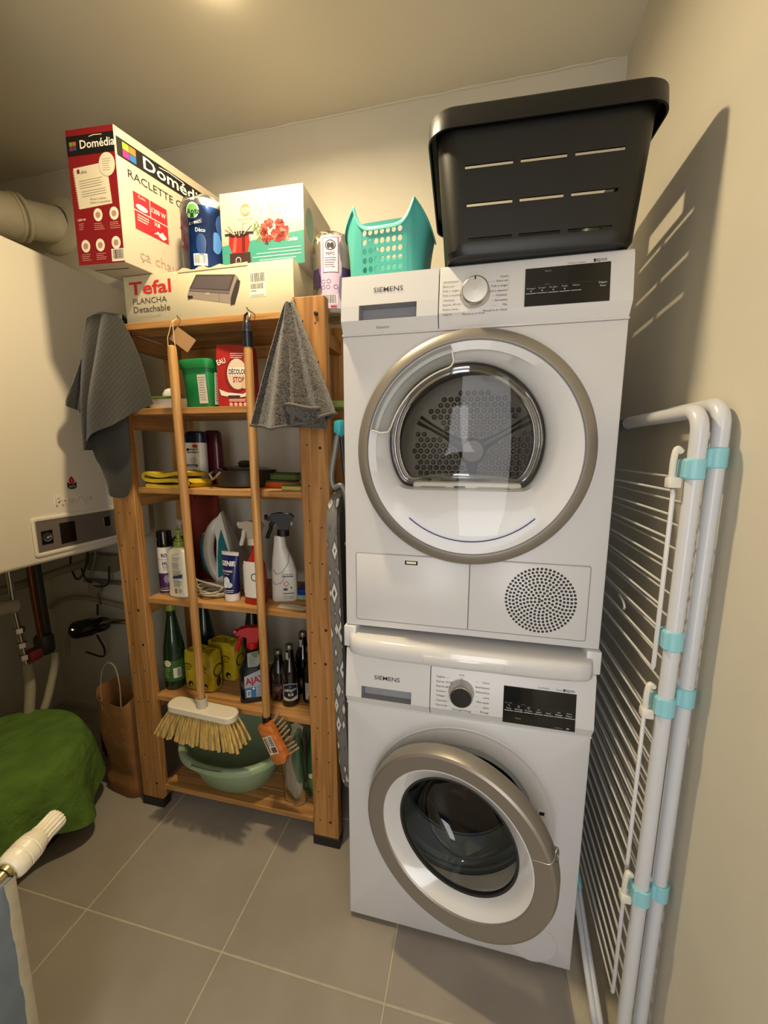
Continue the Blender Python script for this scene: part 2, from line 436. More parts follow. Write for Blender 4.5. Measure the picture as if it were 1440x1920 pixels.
def brushed(name, col, rough):
    return mat(name, col, rough, metal=.9)
# ------------------------------------------------------------------ washing machine
wm = thing('washing_machine', 'white front-loading washing machine with its silver-rimmed door ajar, standing on the floor', 'washing machine', (.299, .28, 0))
WS, WT = .685, .845; HX, HZ = .299, .425
MB().box(0, WD, .014, .555, .014, WT, skip='f').build('cabinet', M_WHITE, wm)
plate_hole(0, WD, .014, WS, HX, HZ, .178, 0, .016).build('front_panel', M_WHITE, wm, ang=30)
MB().box(.004, WD-.004, .018, .02, .0, .016).build('plinth', mat('plinth_grey', '#55534f', .7), wm)
for (x, y) in ((.05, .06), (.55, .06), (.05, .5), (.55, .5)):
    MB().cyl((x, y, 0), (x, y, .014), .02, n=16).build('foot', M_DARK, wm)
yzw = fascia(wm, WS, WT, 'w')
MB().box(.001, WD-.001, .012, .02, WS-.002, WT-.002).build('fascia_backing', M_SEAM, wm)
k = dial(wm, .297, .764, -.0105, mat('dial_dark', '#3c3c3e', .3, metal=.8))
dz = lambda z: yzw(z)
# display
def slab(root, x0, x1, z0, z1, yz, name, mt, th=.0016):
    m = MB(); a = [(x0, yz(z0)-th, z0), (x1, yz(z0)-th, z0), (x1, yz(z1)-th, z1), (x0, yz(z1)-th, z1)]
    b = [(x, yz(z)+.002, z) for (x, y, z) in a]
    return m.rings([a, b], True, True, True).build(name, mt, root)
dw = slab(wm, .396, .556, .706, .794, yzw, 'display', M_BLACKG)
tilt = (0, .012/(.845-.012-.685-.03), 1)
D = Decal((.396, yzw(.706)-.0018, .706), (1, 0, 0), tilt)
G, W_ = '#8e8e8e', '#d5d5d5'
tb = [('Temp.', 'Temp.'), ('Essorage', ''), ('Fin dans', ''), ('speed', 'eco'), ('Facile', ''), ('Rinçage', 'plus'), ('Départ', 'Rajout')]
for i in range(7):
    u0 = .003+i*.0222; u1 = u0+.0200
    D.rect(u0, .030, u1+(.003 if i == 6 else 0), .0312, W_, 0)
    a, b = tb[i]
    D.text(a, (u0+u1)/2, .0345, .0048, W_, 1, 'c')
    if b and i > 2: D.text(b, (u0+u1)/2, .0405, .0042, W_, 1, 'c')
    if i in (1, 2): D.ring((u0+u1)/2, .0425, .0022, .0006, W_, 1)
    if i == 0: D.text('°C', (u0+u1)/2, .041, .005, W_, 1, 'c')
D.rect(.003, .047, .157, .0473, '#4a4a4a', 0)
D.text('0:10 - 48:00', .003, .0482, .0035, G, 1); D.text('+ 0.5 h', .04, .0482, .003, G, 1)
D.text('Statut', .028, .0125, .0055, G, 1); D.text('assistance', .115, .004, .0045, G, 1); D.rect(.141, .004, .147, .008, G, 1)
D.build('display_print', dw)
# lettering on the panel
D = Decal((0, yzw(.715), .715), (1, 0, 0), tilt)
K = '#37363a'
D.text('SIEMENS', .078, .0525, .0150, '#141416', 1, w=.066, bold=.003)
D.text('varioPerfect', .472, .0832, .0052, '#6a6a6c', 1); D.text('iQdrive', .512, .0832, .0052, '#6a6a6c', 1)
D.rect(.5275, .0825, .5315, .0885, '#1a1a1a', 1); D.text('iQ', .5325, .0828, .0076, '#1a1a1a', 1, bold=.02); D.text('500', .541, .0828, .0076, '#2a2a2a', 1)
lw = [('Hygiène', .079), ('Express 15\'/30\'', .067), ('Express 60\'', .055), ('Outdoor', .043), ('Voilages', .0315), ('Chemises', .019), ('Couvre-lit', .0075)]
for (s_, v) in lw:
    D.text(s_, .236, v, .0066, K, 1); D.line([(.258, v+.002), (.268, v+.002)], .0004, '#9a9a9a')
for (s_, v) in [('Coton', .077), ('Synthétiques', .0645), ('Délicat/Soie', .0525), ('Laine', .0405), ('Mix rapide', .028), ('Jeans', .016), ('Rinçage', .004)]:
    D.text(s_, .363, v, .0066, K, 1, 'r'); D.line([(.330, v+.002), (.337, v+.002)], .0004, '#9a9a9a')
D.text('Arrêt', .297, .0895, .0056, K, 1, 'c'); D.ring(.297, .0835, .0022, .0004, K, 1)
D.text('Essorage/Vidange', .300, .0015, .0066, K, 1, 'c')
stuff(D.build('printed_lettering', wm))
# porthole surround: shallow dish, grey bellows, drum
MB().lathe([(.236, 0.0005), (.233, .003), (.229, .0015), (.205, -.010), (.182, -.014), (.176, -.03)], (HX, 0, HZ), (0, -1, 0), 96).build('porthole_surround', M_WHITE2, wm)
MB().lathe([(.180, .012), (.186, .002), (.173, -.002), (.178, -.010), (.166, -.018), (.160, -.045), (.154, -.06), (.150, -.078)], (HX, 0, HZ), (0, -1, 0), 72).build('door_gasket', M_GREYR, wm)
MB().lathe([(.148, -.07), (.235, -.085), (.235, -.40), (.0005, -.41)], (HX, 0, HZ), (0, -1, 0), 64).build('drum', mat('washer_drum', '#4a4a4c', .3, metal=.9), wm)
m = MB()
for ring_ in range(5):
    for i in range(40):
        a = 2*pi*i/40+.05*ring_; m.lathe([(.0035, 0), (.0005, .0006)], (HX+.2345*cos(a), .13+.05*ring_, HZ+.2345*sin(a)), (-cos(a), 0, -sin(a)), 6)
stuff(m.build('drum_perforation', M_DARK, wm))
# lock slot + service flap
MB().rbox(.489, .512, -.0035, .012, .452, .474, .0015, 2).build('lock_plate', M_GLOSS, wm)
MB().box(.495, .507, -.0042, .004, .459, .468).build('lock_slot', M_DARK, wm)
m = MB(); m.tube([(.502+.060*cos(a), -.0004, .072+.055*sin(a)) for a in [2*pi*i/60 for i in range(60)]], .0009, 6, True)
sf = m.build('service_flap', mat('flap_line', '#cfcfd0', .4), wm)
MB().lathe([(.0585, .0003), (.0005, .0004)], (.502, 0, .072), (0, -1, 0), 60, sx=1, sy=.92).build('flap_cover', M_WHITE, sf)
# door: ring leaning out on its hinge at the machine's left
TH = radians(15.5); DR = .231
Td = Matrix.Translation((.072, -.026, .432)) @ Matrix.Rotation(-TH, 4, 'Z') @ Matrix.Translation((DR, 0, 0))
fwd = (0, -1, 0); R = .231
m = MB().lathe([(.205, -.022), (.224, -.020), (R, -.010), (R, .012), (.226, .0235), (.220, .0265), (.186, .0215), (.183, .019)], (0, 0, 0), fwd, 128)
door = m.xf(Td).build('door', M_SILVER, wm, ang=28)
MB().lathe([(.183, .019), (.181, .0195), (.150, -.003), (.146, -.008), (.146, -.02)], (0, 0, 0), fwd, 128).xf(Td).build('door_inner_ring', M_GLOSS, door, ang=28)
MB().lathe([(.146, -.012), (.143, -.006), (.136, -.030), (.128, -.058), (.116, -.085), (.096, -.103), (.05, -.113), (.0005, -.115)], (0, 0, 0), fwd, 96).xf(Td).build('door_glass_bowl', glass('bowl_glass', '#e2e7e8', 1.4, .02), door)
MB().lathe([(.147, -.010), (.1475, -.005), (.142, -.006), (.141, -.014)], (0, 0, 0), fwd, 96).xf(Td).build('glass_edge', mat('edge_dark', '#25282a', .3), door)
MB().lathe([(.150, -.018), (.205, -.022)], (0, 0, 0), fwd, 96).xf(Td).build('door_back', M_WHITE2, door)
# grip: slightly proud sector on the free side
a0, a1 = radians(-32), radians(20)
m = MB().lathe([(R-.003, -.014), (R+.004, -.010), (R+.004, .012), (R-.003, .0255), (.205, .0262), (.189, .0232)], (0, 0, 0), fwd, 24, a0=a0, a1=a1, ref=(1, 0, 0))
# lathe axis -Y: angles run clockwise seen from the front, so mirror
m.build('door_grip', M_SILVER, door) if False else None
g = MB()
for s_ in (a1,):
    pts = [(r_*cos(s_), -h_-.0006, r_*sin(s_)) for (r_, h_) in [(R+.0005, -.010), (R+.0005, .012), (.226, .0237), (.220, .0267), (.1865, .0217)]]
    g.tube([Vector(p) for p in pts], .0006, 6)
g.xf(Td).build('grip_seam', mat('seam_light', '#c9c5bd', .3, metal=.6), door)
g = MB().rbox(R-.016, R-.001, -.013, .002, .056, .082, .003, 2); g.xf(Td @ Matrix.Rotation(-radians(4), 4, 'Y')).build('latch_window', HANDG, door)
MB().rbox(.078, .100, -.022, -.002, HZ-.04, HZ+.05, .003, 2).build('hinge', M_GREYR, wm)

# ------------------------------------------------------------------ stacking kit
sk = thing('stacking_kit', 'white stacking frame with pull-out shelf between washing machine and dryer', 'stacking kit', (.299, .28, .845))
KT = .903
for (a, b) in ((-.004, .028), (WD-.028, WD+.004)):
    MB().rbox(a, b, -.006, .55, .8465, KT-.001, .003, 2).build('side_rail', M_WHITE2, sk)
MB().box(.028, WD-.028, .03, .54, .8465, .852).build('base_plate', M_SEAM, sk)
# shelf board: rounded nose that curves back at both ends
prof = [(0, .0), (-.004, .004), (-.008, .012), (-.009, .026), (-.008, .038), (-.004, .046), (.004, .050)]
rs = []
z0 = .8365; prof = [(a_, b_*.95) for a_, b_ in prof]
for x, yo in [(.012, .03), (.0125, .010), (.016, -.006), (.026, -.016), (.05, -.022), (.12, -.027), (.299, -.030), (.478, -.027), (.548, -.022), (.572, -.016), (.582, -.006), (.5855, .010), (.586, .03)]:
    rs.append([(x, yo+py-.006, z0+pz) for (py, pz) in prof]+[(x, .05, z0+.0475), (x, .05, z0)])
MB().rings(rs, True, True, True).build('pull_out_shelf', M_GLOSS, sk, ang=40)
MB().rbox(.205, .392, -.0462, -.042, .850, .866, .0018, 2).build('shelf_grip', M_GLOSS, sk)

# ------------------------------------------------------------------ tumble dryer
td = thing('tumble_dryer', 'white tumble dryer with round silver-rimmed glass door, stacked above the washing machine', 'tumble dryer', (.299, .28, KT))
DB, DS, DT = KT, 1.606, 1.7355; DX, DZ = .2985, 1.345
MB().box(0, WD, .014, .555, DB, DT, skip='f').build('cabinet', M_WHITE, td)
plate_hole(0, WD, DB, DS, DX, DZ, .205, 0, .016).build('front_panel', M_WHITE, td, ang=30)
yzd = fascia(td, DS, DT, 'd')
MB().box(.001, WD-.001, .012, .02, DS-.002, DT-.002).build('fascia_backing', M_SEAM, td)
dial(td, .297, 1.671, -.0105, mat('dial_silver', '#d8d5ce', .25, metal=.85))
dd = slab(td, .396, .554, 1.6365, 1.7115, yzd, 'display', M_BLACKG)
tl2 = (0, .012/(DT-.012-DS-.03), 1)
D = Decal((.396, yzd(1.6365)-.0018, 1.6365), (1, 0, 0), tl2)
for i, s_ in enumerate(['Séchage+', 'Durée+', 'Fin dans', 'Facile', 'Délicat', '', '']):
    u0 = .002+i*.0212; u1 = u0+.0195
    if i < 5: D.rect(u0, .0245, u1, .0254, W_, 0)
    D.rect(u0, .0395, u1, .0398, '#55524e', 0)
    if s_: D.text(s_, (u0+u1)/2, .0335, .0046, '#b5b2ac', 1, 'c')
    if i < 4: D.disc((u0+u1)/2, .0295, .0018, '#8a8780', 1)
D.text('Départ', .152, .0345, .0052, W_, 1, 'r'); D.text('Pause', .150, .0285, .0046, W_, 1, 'r')
D.text('Statut', .037, .066, .0052, G, 1); D.text('+ 0.5 h', .038, .041, .003, G, 1)
D.build('display_print', dd)
D = Decal((0, yzd(1.636), 1.636), (1, 0, 0), tl2)
D.text('SIEMENS', .077, .0565, .0150, '#39352e', 1, w=.066, bold=.003)
D.text('Pompe à chaleur', .477, .0785, .0048, '#77736a', 1)
D.rect(.523, .0785, .527, .0845, '#26241f', 1); D.text('iQ', .528, .0788, .0074, '#26241f', 1, bold=.02); D.text('300', .5365, .0788, .0074, '#3a3832', 1)
for (s_, v) in [('Synthétiques', .0625), ('Extra sec', .053), ('Prêt à ranger', .0435), ('Prêt à repasser', .034), ('Chemises', .024), ('Express 40 min', .0145), ('Finition laine', .0045), ('Lingerie', -.0055)]:
    D.text(s_, .231, v, .0062, K, 1)
for (s_, v) in [('Coton', .0645), ('Extra sec', .056), ('Prêt à ranger', .046), ('Prêt à repasser', .036), ('Outdoor', .0265), ('Serviettes', .0165), ('Mix', .0065), ('Minuterie air chaud', -.0035)]:
    D.text(s_, .3625, v, .0062, K, 1, 'r')
D.text('Arrêt', .297, .0665, .0058, K, 1, 'c'); D.text('Minuterie air froid', .295, -.0075, .0062, K, 1, 'c')
LG = '#9b978d'
D.line([(.2295, .064), (.2295, .034)], .0004, LG); D.line([(.364, .067), (.364, .036)], .0004, LG)
D.line([(.252, .055), (.279, .055), (.282, .0515)], .0004, LG); D.line([(.339, .058), (.316, .058), (.312, .054)], .0004, LG)
for v in (.045, .026, .0065): D.line([(.258, v), (.267, v)], .0004, LG)
for v in (.0285, .0185, .0085): D.line([(.331, v), (.342, v)], .0004, LG)
D.line([(.249, -.0035), (.273, -.0035), (.277, .001)], .0004, LG)
stuff(D.build('printed_lettering', td))
D = Decal((.083, -.0062, DS+.011), (1, 0, 0), (0, -.589, 1)); D.text('iSensoric', 0, 0, .0085, '#7a766c', 1); D.build('sensor_lettering', td)
# door
dr = MB().lathe([(.256, .004), (.2565, .018), (.2548, .025), (.2515, .0285), (.2335, .0345), (.2315, .0345)], (DX, 0, DZ), (0, -1, 0), 128).build('door', M_SILVER, td, ang=30)
MB().lathe([(.2315, .0345), (.2310, .032), (.2285, .0320)], (DX, 0, DZ), (0, -1, 0), 128).build('door_trim', mat('trim_grey', '#77767a', .4), dr)
# white face plate with D-shaped window opening and a lip running inwards
WX, WZ, WR, WF = .284, 1.366, .176, 1.260
def dshape(sc, n=96, zf=None, dx=0., dz=0.):
    zf = zf if zf is not None else WF
    q = []
    for i in range(n):
        a = 2*pi*i/n; r_ = WR*sc
        x, z = r_*cos(a), r_*sin(a)
        zl = zf-WZ
        if z < zl:
            # pull towards the flat with soft corners
            pass
        kk = .010; w_ = (z-zl)/kk
        z = zl+(z-zl if w_ > 20 else kk*math.log1p(math.exp(w_)))-kk*.69*math.exp(-abs(w_))*0
        q.append((WX+x+dx, WZ+z+dz))
    return q
n_ = 96
out = [(DX+.229*cos(2*pi*i/n_), DZ+.229*sin(2*pi*i/n_)) for i in range(n_)]
o2 = [(DX+.212*cos(2*pi*i/n_), DZ+.212*sin(2*pi*i/n_)) for i in range(n_)]
d1 = dshape(1.14, zf=1.236); d2 = dshape(1.03, zf=1.256); d3 = dshape(1.0); d4 = dshape(.985)
mk = lambda q, y: [(x, y, z) for (x, z) in q]
MB().rings([mk(out, -.032), mk(o2, -.026), mk(d1, -.020), mk(d2, -.006), mk(d3, .022), mk(d4, .06)]).build('door_face_plate', mat('door_face_white', '#e0dedc', .3, coat=.2), dr, ang=45)
MB().lathe([(.2295, .0335), (.20, .039), (.15, .0435), (.08, .0465), (.0005, .0475)], (DX, 0, DZ), (0, -1, 0), 96).build('door_glass', GLASS, dr)
m = MB(); m.tube([(DX+.201*cos(a), -.0305, DZ+.201*sin(a)) for a in [radians(-131+i*2.2) for i in range(40)]], .0013, 6); m.build('blue_arc', mat('blue_line', '#1b2f86', .4), dr)
# clear handle recess on the upper left of the door
hp = []
for (r_, y) in ((.226, -.036), (.212, -.0445), (.185, -.046), (.178, -.020), (.206, -.014)):
    hp.append([(DX+r_*cos(a), y, DZ+r_*sin(a)) for a in [radians(102+i*2.2) for i in range(31)]])
MB().rings([list(r) for r in zip(*hp)], True, True, True).build('clear_handle', HANDG, dr, ang=50)
m = MB(); m.tube([(DX+r_*cos(radians(a)), -.0465, DZ+r_*sin(radians(a))) for (r_, a) in [(.212, 102), (.19, 102), (.182, 104)]+[(.180, 106+i*3) for i in range(20)]+[(.184, 167), (.2, 168.5), (.221, 168)]], .0016, 6)
m.build('handle_edge', mat('clear_edge', '#d9d6cf', .1, spec=.8), dr)
# inner glass bowl seen behind the face plate
m = MB().rings([mk(dshape(max(.01, .99*cos(a)), zf=WF+(WZ-WF)*(1-cos(a))), .018+.095*sin(a)) for a in [pi/2*i/14 for i in range(15)]], True, False, True)
m.build('door_bowl', glass('bowl_glass2', '#c9c6c2', .7, .04), dr, ang=80)
MB().rbox(.165, .415, .026, .085, 1.2485, 1.272, .006, 3).build('lint_filter_cover', mat('filter_cream', '#d8d2c4', .5), td)
D = Decal((.165, .0258, 1.2525), (1, 0, 0), (0, 0, 1)); D.lines(.02, .009, .08, 2, .004, '#6d675c', .0012, seed=2); D.rect(.098, .005, .124, .012, '#57524b'); D.lines(.15, .009, .235, 2, .004, '#6d675c', .0012, seed=5); D.build('filter_print', td)
# drum with embossed back plate, hub and three spokes
MB().lathe([(.205, -.012), (.23, -.03), (.235, -.06), (.235, -.40), (.2, -.415), (.0005, -.417)], (DX, 0, DZ), (0, -1, 0), 72).build('drum', M_DRUM, td)
m = MB()
for i in range(-9, 10):
    for j in range(-10, 11):
        x, z = (i+(j % 2)*.5)*.021, j*.0182; r_ = sqrt(x*x+z*z)
        if .055 < r_ < .19:
            a = math.degrees(math.atan2(z, x)) % 120
            if abs(a-30) < 6+220*.02/r_*0+3: continue
            m.lathe([(.0085, 0), (.0065, .003), (.0055, .0005), (.0005, .0002)], (DX+x, .413, DZ+z), (0, -1, 0), 8)
stuff(m.build('drum_embossing', mat('drum_holes', '#5b5754', .35, metal=.9), td))
MB().lathe([(.045, -.002), (.043, .012), (.036, .014), (.034, .010), (.0005, .010)], (DX, .413, DZ), (0, -1, 0), 40).build('drum_hub', M_DRUM, td)
for a in (-90, 30, 150):
    c, s_ = cos(radians(a)), sin(radians(a)); m = MB()
    pts = [(DX+c*r_, .408, DZ+s_*r_) for r_ in (.04, .09, .15, .20)]
    m.tube(pts, [.020, .011, .011, .016], 10); m.build('drum_spoke', M_DRUM, td)
for a in (-40, 80, 200):
    c, s_ = cos(radians(a)), sin(radians(a)); m = MB()
    m.tube([(DX+c*.225, y, DZ+s_*.225) for y in (.07, .12, .3, .38)], [.012, .026, .026, .012], 10); m.build('drum_paddle', M_DRUM, td)
# lower service panel: two flush flaps, latch and round grille
for (a, b, nm) in ((.030, .3055, 'service_panel'), (.3072, .565, 'grille_panel')):
    MB().rbox(a, b, -.0016, .004, .923, 1.0945, .0014, 2).build(nm, M_WHITE, td)
MB().box(.3055, .3072, -.0005, .004, .9235, 1.094).build('panel_seam', M_SEAM, td)
m = MB(); m.tube([(x, -.0004, z) for (x, z) in rrect(.0285, .5665, .9215, 1.0962, .005)], .0009, 6, True); m.build('panel_gap', mat('gap_grey', '#9a9a9a', .6), td)
lt = MB().rbox(.152, .184, -.0022, .003, 1.0725, 1.0835, .001, 1).build('latch', M_DARK, td)
MB().rbox(.156, .180, -.0032, .001, 1.0755, 1.0815, .001, 1).build('latch_tab', mat('latch_cream', '#efe6c8', .3), lt)
m = MB(); c0 = (.4655, 1.0095)
k = 0
for ring_ in range(10):
    r_ = .0785*(ring_+.5)/10*1.0; n = max(1, int(round(2*pi*r_/.0090)))
    for i in range(n):
        a = 2*pi*i/n+ring_*.35
        m.lathe([(.0031, .0002), (.0005, .0004)], (c0[0]+r_*cos(a), -.0017, c0[1]+r_*sin(a)), (0, -1, 0), 8)
stuff(m.build('vent_hole', M_DARK, td))
# ================================================================== SHELVING UNIT
PINE_Z = wood('pine_upright', '#8a5c2a', '#b28048', 2)
PINE_X = wood('pine_plank', '#946531', '#bd8d54', 0)
PINE_Y = wood('pine_rail', '#85592a', '#a97a44', 1)
M_SCREW = mat('screw_dark', '#2a1c12', .5, metal=.3)
rack = thing('shelving_unit', 'pine shelving unit with six plank shelves between boiler and dryer', 'shelf', (-.49, .34, 0))
YR0, YR1 = .182, .500
def post(x0, x1, y0, y1, zt, lean):
    m = MB().rbox(x0, x1, y0, y1, .03, zt, .002, 1)
    for v in m.v: v.x += -lean*(v.z-.8)/.8
    return m.build('upright', PINE_Z, rack)
rr = random.Random(5)
for (x0, x1, y0, y1, zt, lean) in ((-.892, -.802, YR0, YR0+.030, 1.757, .003), (-.194, -.104, YR0, YR0+.030, 1.770, .007),
                                  (-.892, -.802, YR1-.03, YR1, 1.770, .003), (-.194, -.104, YR1-.03, YR1, 1.770, .007)):
    p = post(x0, x1, y0, y1, zt, lean)
    MB().rbox(x0-.003+lean, x1+.003+lean, y0-.003, y1+.003, 0, .036, .002, 1).build('foot_cap', mat('cap_black', '#121110', .5), rack)
    if y0 < .3:
        m = MB()
        for z in [.09+i*.115 for i in range(15)]:
            big = int(z*100) % 3 == 0
            for (u, r_) in ((.25, .0026), (.72, .0048 if big else .0026)):
                x = x0+(x1-x0)*u+rr.uniform(-.004, .004)-lean*(z-.8)/.8
                m.lathe([(r_, .0006), (r_*.6, .0012), (.0003, .0004)], (x, y0, z+rr.uniform(-.01, .01)), (0, -1, 0), 10)
        if x0 > -.5: m.lathe([(.006, .0005), (.005, .006), (.0003, .007)], (-.137, y0, 1.722), (0, -1, 0), 12)
        stuff(m.build('screw', M_SCREW, p))
SHELF = [.085, .458, .832, 1.222, 1.480, 1.742]
for k, z in enumerate(SHELF):
    y = .196; npl = 4; pw = (.486-.196-.004*3)/npl
    for i in range(npl):
        MB().rbox(-.8005, -.1955, y, y+pw, z-.020, z, .0015, 1).build('shelf_plank', PINE_X, rack); y += pw+.004
    for (a, b) in ((-.832, -.806), (-.190, -.164)):
        MB().rbox(a, b, .2125, .4695, z-.066, z-.0205, .0015, 1).build('side_rail', PINE_Y, rack)
    if k in (1, 3, 5):
        MB().rbox(-.8, -.196, .452, .4695, z-.062, z-.0208, .0015, 1).build('back_rail', PINE_X, rack)

# ================================================================== BLACK BASKET on the dryer
M_BLK = mat('black_plastic', '#0c0b08', .42, bump=.15, bscale=500, stretch=(.3, .3, 6), bdist=.0004)
bk = thing('laundry_basket', 'large black plastic crate with slotted sides and thick rim on top of the dryer', 'basket', (.43, .13, DT), radians(2.5), world=False)
BZ = [0.004, .012, .022]
def bring(z, ins=0., n=8):
    t = max(0, z)/.245
    hx = .180+.020*t-ins; hy = .188+.004*t-ins
    return rrect(-hx, hx, -hy, hy, .035, n)
def basket_wall():
    # parametric loop: dense resampling so that slots can be cut out cell by cell
    m = MB(); zs_ = [.004, .012, .0245, .0305, .0865, .0925, .153, .159, .172, .206, .23, .245]
    def side(fix):  # returns list of breakpoints on each side in -1..1
        return None
    xb_front = [-.86, -.845, -.32, -.245, .32, .395, .845, .86]
    segs = []
    def loop(z):
        t = z/.245; hx = .178+.022*t-.006*max(0, 1-z/.012); hy = .186+.006*t-.006*max(0, 1-z/.012); r = .038; q = []
        fx = hx-r; fy = hy-r
        bx = [-1]+[-.93, -.345, -.255, .285, .375, .93]+[1]
        by = [-1]+[-.78, -.5, -.06, .06, .5, .78]+[1]
        for b in bx: q.append((b*fx, -hy))
        q += arc(hx-r, -hy+r, r, -pi/2, 0, 6)[1:-1]
        for b in by: q.append((hx, b*fy))
        q += arc(hx-r, hy-r, r, 0, pi/2, 6)[1:-1]
        for b in bx[::-1]: q.append((b*fx, hy))
        q += arc(-hx+r, hy-r, r, pi/2, pi, 6)[1:-1]
        for b in by[::-1]: q.append((-hx, b*fy))
        q += arc(-hx+r, -hy+r, r, pi, 1.5*pi, 6)[1:-1]
        return [(x, y, z) for (x, y) in q]
    L = [loop(z) for z in zs_]; n = len(L[0]); o = 0
    for r in L: m.v += [Vector(p) for p in r]
    slotz = {(.0245, .0305), (.0865, .0925), (.153, .159)}
    for j in range(len(zs_)-1):
        sl = (zs_[j], zs_[j+1]) in slotz; hd = zs_[j] == .172
        for i in range(n):
            cell = i
            skip = False
            base_f, base_r, base_b, base_l = 0, 8+5, 8+5+8+5, 8+5+8+5+8+5
            if sl:
                for b0 in (base_f, base_b):
                    if cell-b0 in (1, 3, 5): skip = True
                for b0 in (base_r, base_l):
                    if cell-b0 in (1, 2, 4, 5): skip = True
            if hd:
                for b0 in (base_r, base_l):
                    if cell-b0 in (2, 3, 4): skip = True
            if skip: continue
            k = (i+1) % n
            m.f.append([j*n+i, j*n+k, (j+1)*n+k, (j+1)*n+i]); m.mi.append(0)
    m.f.append([i for i in range(n)][::-1]); m.mi.append(0)
    return m
basket_wall().build('basket_body', M_BLK, bk, solid=.0035, recalc=True, ang=30)
m = MB()
def lp(hx, hy, z, r=.045): return [(x, y, z) for (x, y) in rrect(-hx, hx, -hy, hy, r, 8)]
m.rings([lp(.1985, .190, .235), lp(.200, .192, .252), lp(.204, .195, .257), lp(.211, .199, .258), lp(.216, .203, .253), lp(.218, .205, .219), lp(.215, .202, .219), lp(.2135, .200, .249), lp(.204, .195, .251)])
m.build('rim', M_BLK, bk, ang=50)
m = MB(); m.rings([lp(.160, .168, .0005, .03), lp(.168, .176, .004, .03)], cap0=True, cap1=True); m.build('base', M_BLK, bk)
bk.location = (.405, .155, DT)

# ================================================================== TEAL BASKET
M_TEAL = mat('teal_plastic', '#54b3aa', .35)
tk = thing('peg_basket', 'small turquoise plastic basket with scalloped rim and rows of round holes', 'basket', (.080, .160, DT), radians(-3), world=False)
def tsurf(a, v):
    """a around 0..1 starting at front-left corner going right, v height 0..1"""
    h = .190
    s4 = (a*4) % 4; side = int(s4); f = s4-side
    scoop = .055*sin(pi*f)**1.2 if side in (0, 2) else .05*sin(pi*f)**1.1
    z = v*(h-scoop)
    t = z/h
    hx = .094-.010*t; hy = .072+.012*t
    if side in (1, 3): hx += .036*sin(pi*f)**1.3*t*t
    r = .03
    c = [(-hx, -hy), (hx, -hy), (hx, hy), (-hx, hy)]
    # superellipse mapping keeps corners round
    ang = -pi*.75+side*pi/2+(f)*pi/2
    cc, ss = cos(ang), sin(ang); p = 5.0
    x = hx*math.copysign(abs(cc)**(2/p), cc); y = hy*math.copysign(abs(ss)**(2/p), ss)
    k = 1.0
    return Vector((x, y, z))
def tfront(u, z): # u metres on the front panel
    t = z/.190; hy = .072+.012*t
    hx = .094-.010*t
    q = abs(u/hx); yy = -hy*(max(0, 1-q**5))**.2
    return Vector((u, yy, z))
m = MB()
NA, NV = 128, 26
us0, us1, zs0, zs1 = -.052, .050, .035, .135
HN = (7, 5)
m.rings([[tsurf(i/NA, j/NV) for i in range(NA)] for j in range(NV+1)], True, cap0=True)
# cut the front window region and fill it with cells that carry round holes
keepf = []; 
for f, mi_ in zip(m.f, m.mi):
    if len(f) == 4:
        c = sum((m.v[i] for i in f), Vector())/4
        if c.y < -.05 and us0 < c.x < us1 and zs0 < c.z < zs1: continue
    keepf.append(f)
m.f = keepf; m.mi = [0]*len(keepf)
x0w = us0-.006; x1w = us1+.006; z0w = zs0-.006; z1w = zs1+.006
cu = (us1-us0)/HN[0]; cv = (zs1-zs0)/HN[1]
for i in range(HN[0]):
    for j in range(HN[1]):
        uc, zc_ = us0+cu*(i+.5), zs0+cv*(j+.5); o = []; q = []
        for k in range(16):
            a = 2*pi*k/16; c, s_ = cos(a), sin(a); mx = max(abs(c), abs(s_))
            o.append(tfront(uc+cu/2*c/mx, zc_+cv/2*s_/mx)); q.append(tfront(uc+.0054*c, zc_+.0068*s_))
        m.rings([o, q])
# frame strip around the hole field
def fr(u0, u1, v0, v1):
    n = 14; m.rings([[tfront(u0+(u1-u0)*i/n, v)+Vector((0, -.0004, 0)) for i in range(n+1)] for v in (v0, v1)], False)
fr(x0w-.004, x1w+.004, z0w-.002, zs0); fr(x0w-.004, x1w+.004, zs1, z1w+.004); fr(x0w-.004, us0, zs0, zs1); fr(us1, x1w+.004, zs0, zs1)
m.build('basket_body', M_TEAL, tk, solid=.0024, recalc=True)
# folded lip following the rim
m = MB(); rim = [tsurf(i/NA, 1.0) for i in range(NA)]
outp = []
for p in rim:
    d = Vector((p.x, p.y, 0)).normalized(); outp.append(d)
m.rings([[p for p in rim], [p+d*.0015+Vector((0, 0, .0005)) for p, d in zip(rim, outp)], [p+d*.0035+Vector((0, 0, -.003)) for p, d in zip(rim, outp)], [p+d*.004+Vector((0, 0, -.009)) for p, d in zip(rim, outp)]])
m.build('lip', M_TEAL, tk, solid=.0018)
# clothes pegs inside, seen through the holes
for i in range(10):
    rr2 = random.Random(i); x, y = rr2.uniform(-.05, .05), rr2.uniform(-.045, .03)
    a = rr2.uniform(0, pi); L = .034
    p = MB()
    zz = .008+.010*(i//3)
    for s_ in (-1, 1):
        p.rbox(-L, L, s_*.006-.0035, s_*.006+.0035, 0, .009, .0015, 1)
    p.tube([(-.004, -.009, .0045), (-.004, .009, .0045)], .004, 8)
    p.xf(Matrix.Translation((tk.location.x+x, tk.location.y+y, DT+zz)) @ Matrix.Rotation(a, 4, 'Z'))
    o = p.build('clothes_peg', mat(*(('peg_red', '#b02a34', .4) if i % 2 else ('peg_white', '#e4e0d4', .4))), loc=(tk.location.x+x, tk.location.y+y, DT+zz))
    tag(o, ('dark red' if i % 2 else 'white')+' clothes peg lying inside the turquoise basket', 'clothes peg', 'red pegs in the basket' if i % 2 else 'white pegs in the basket')

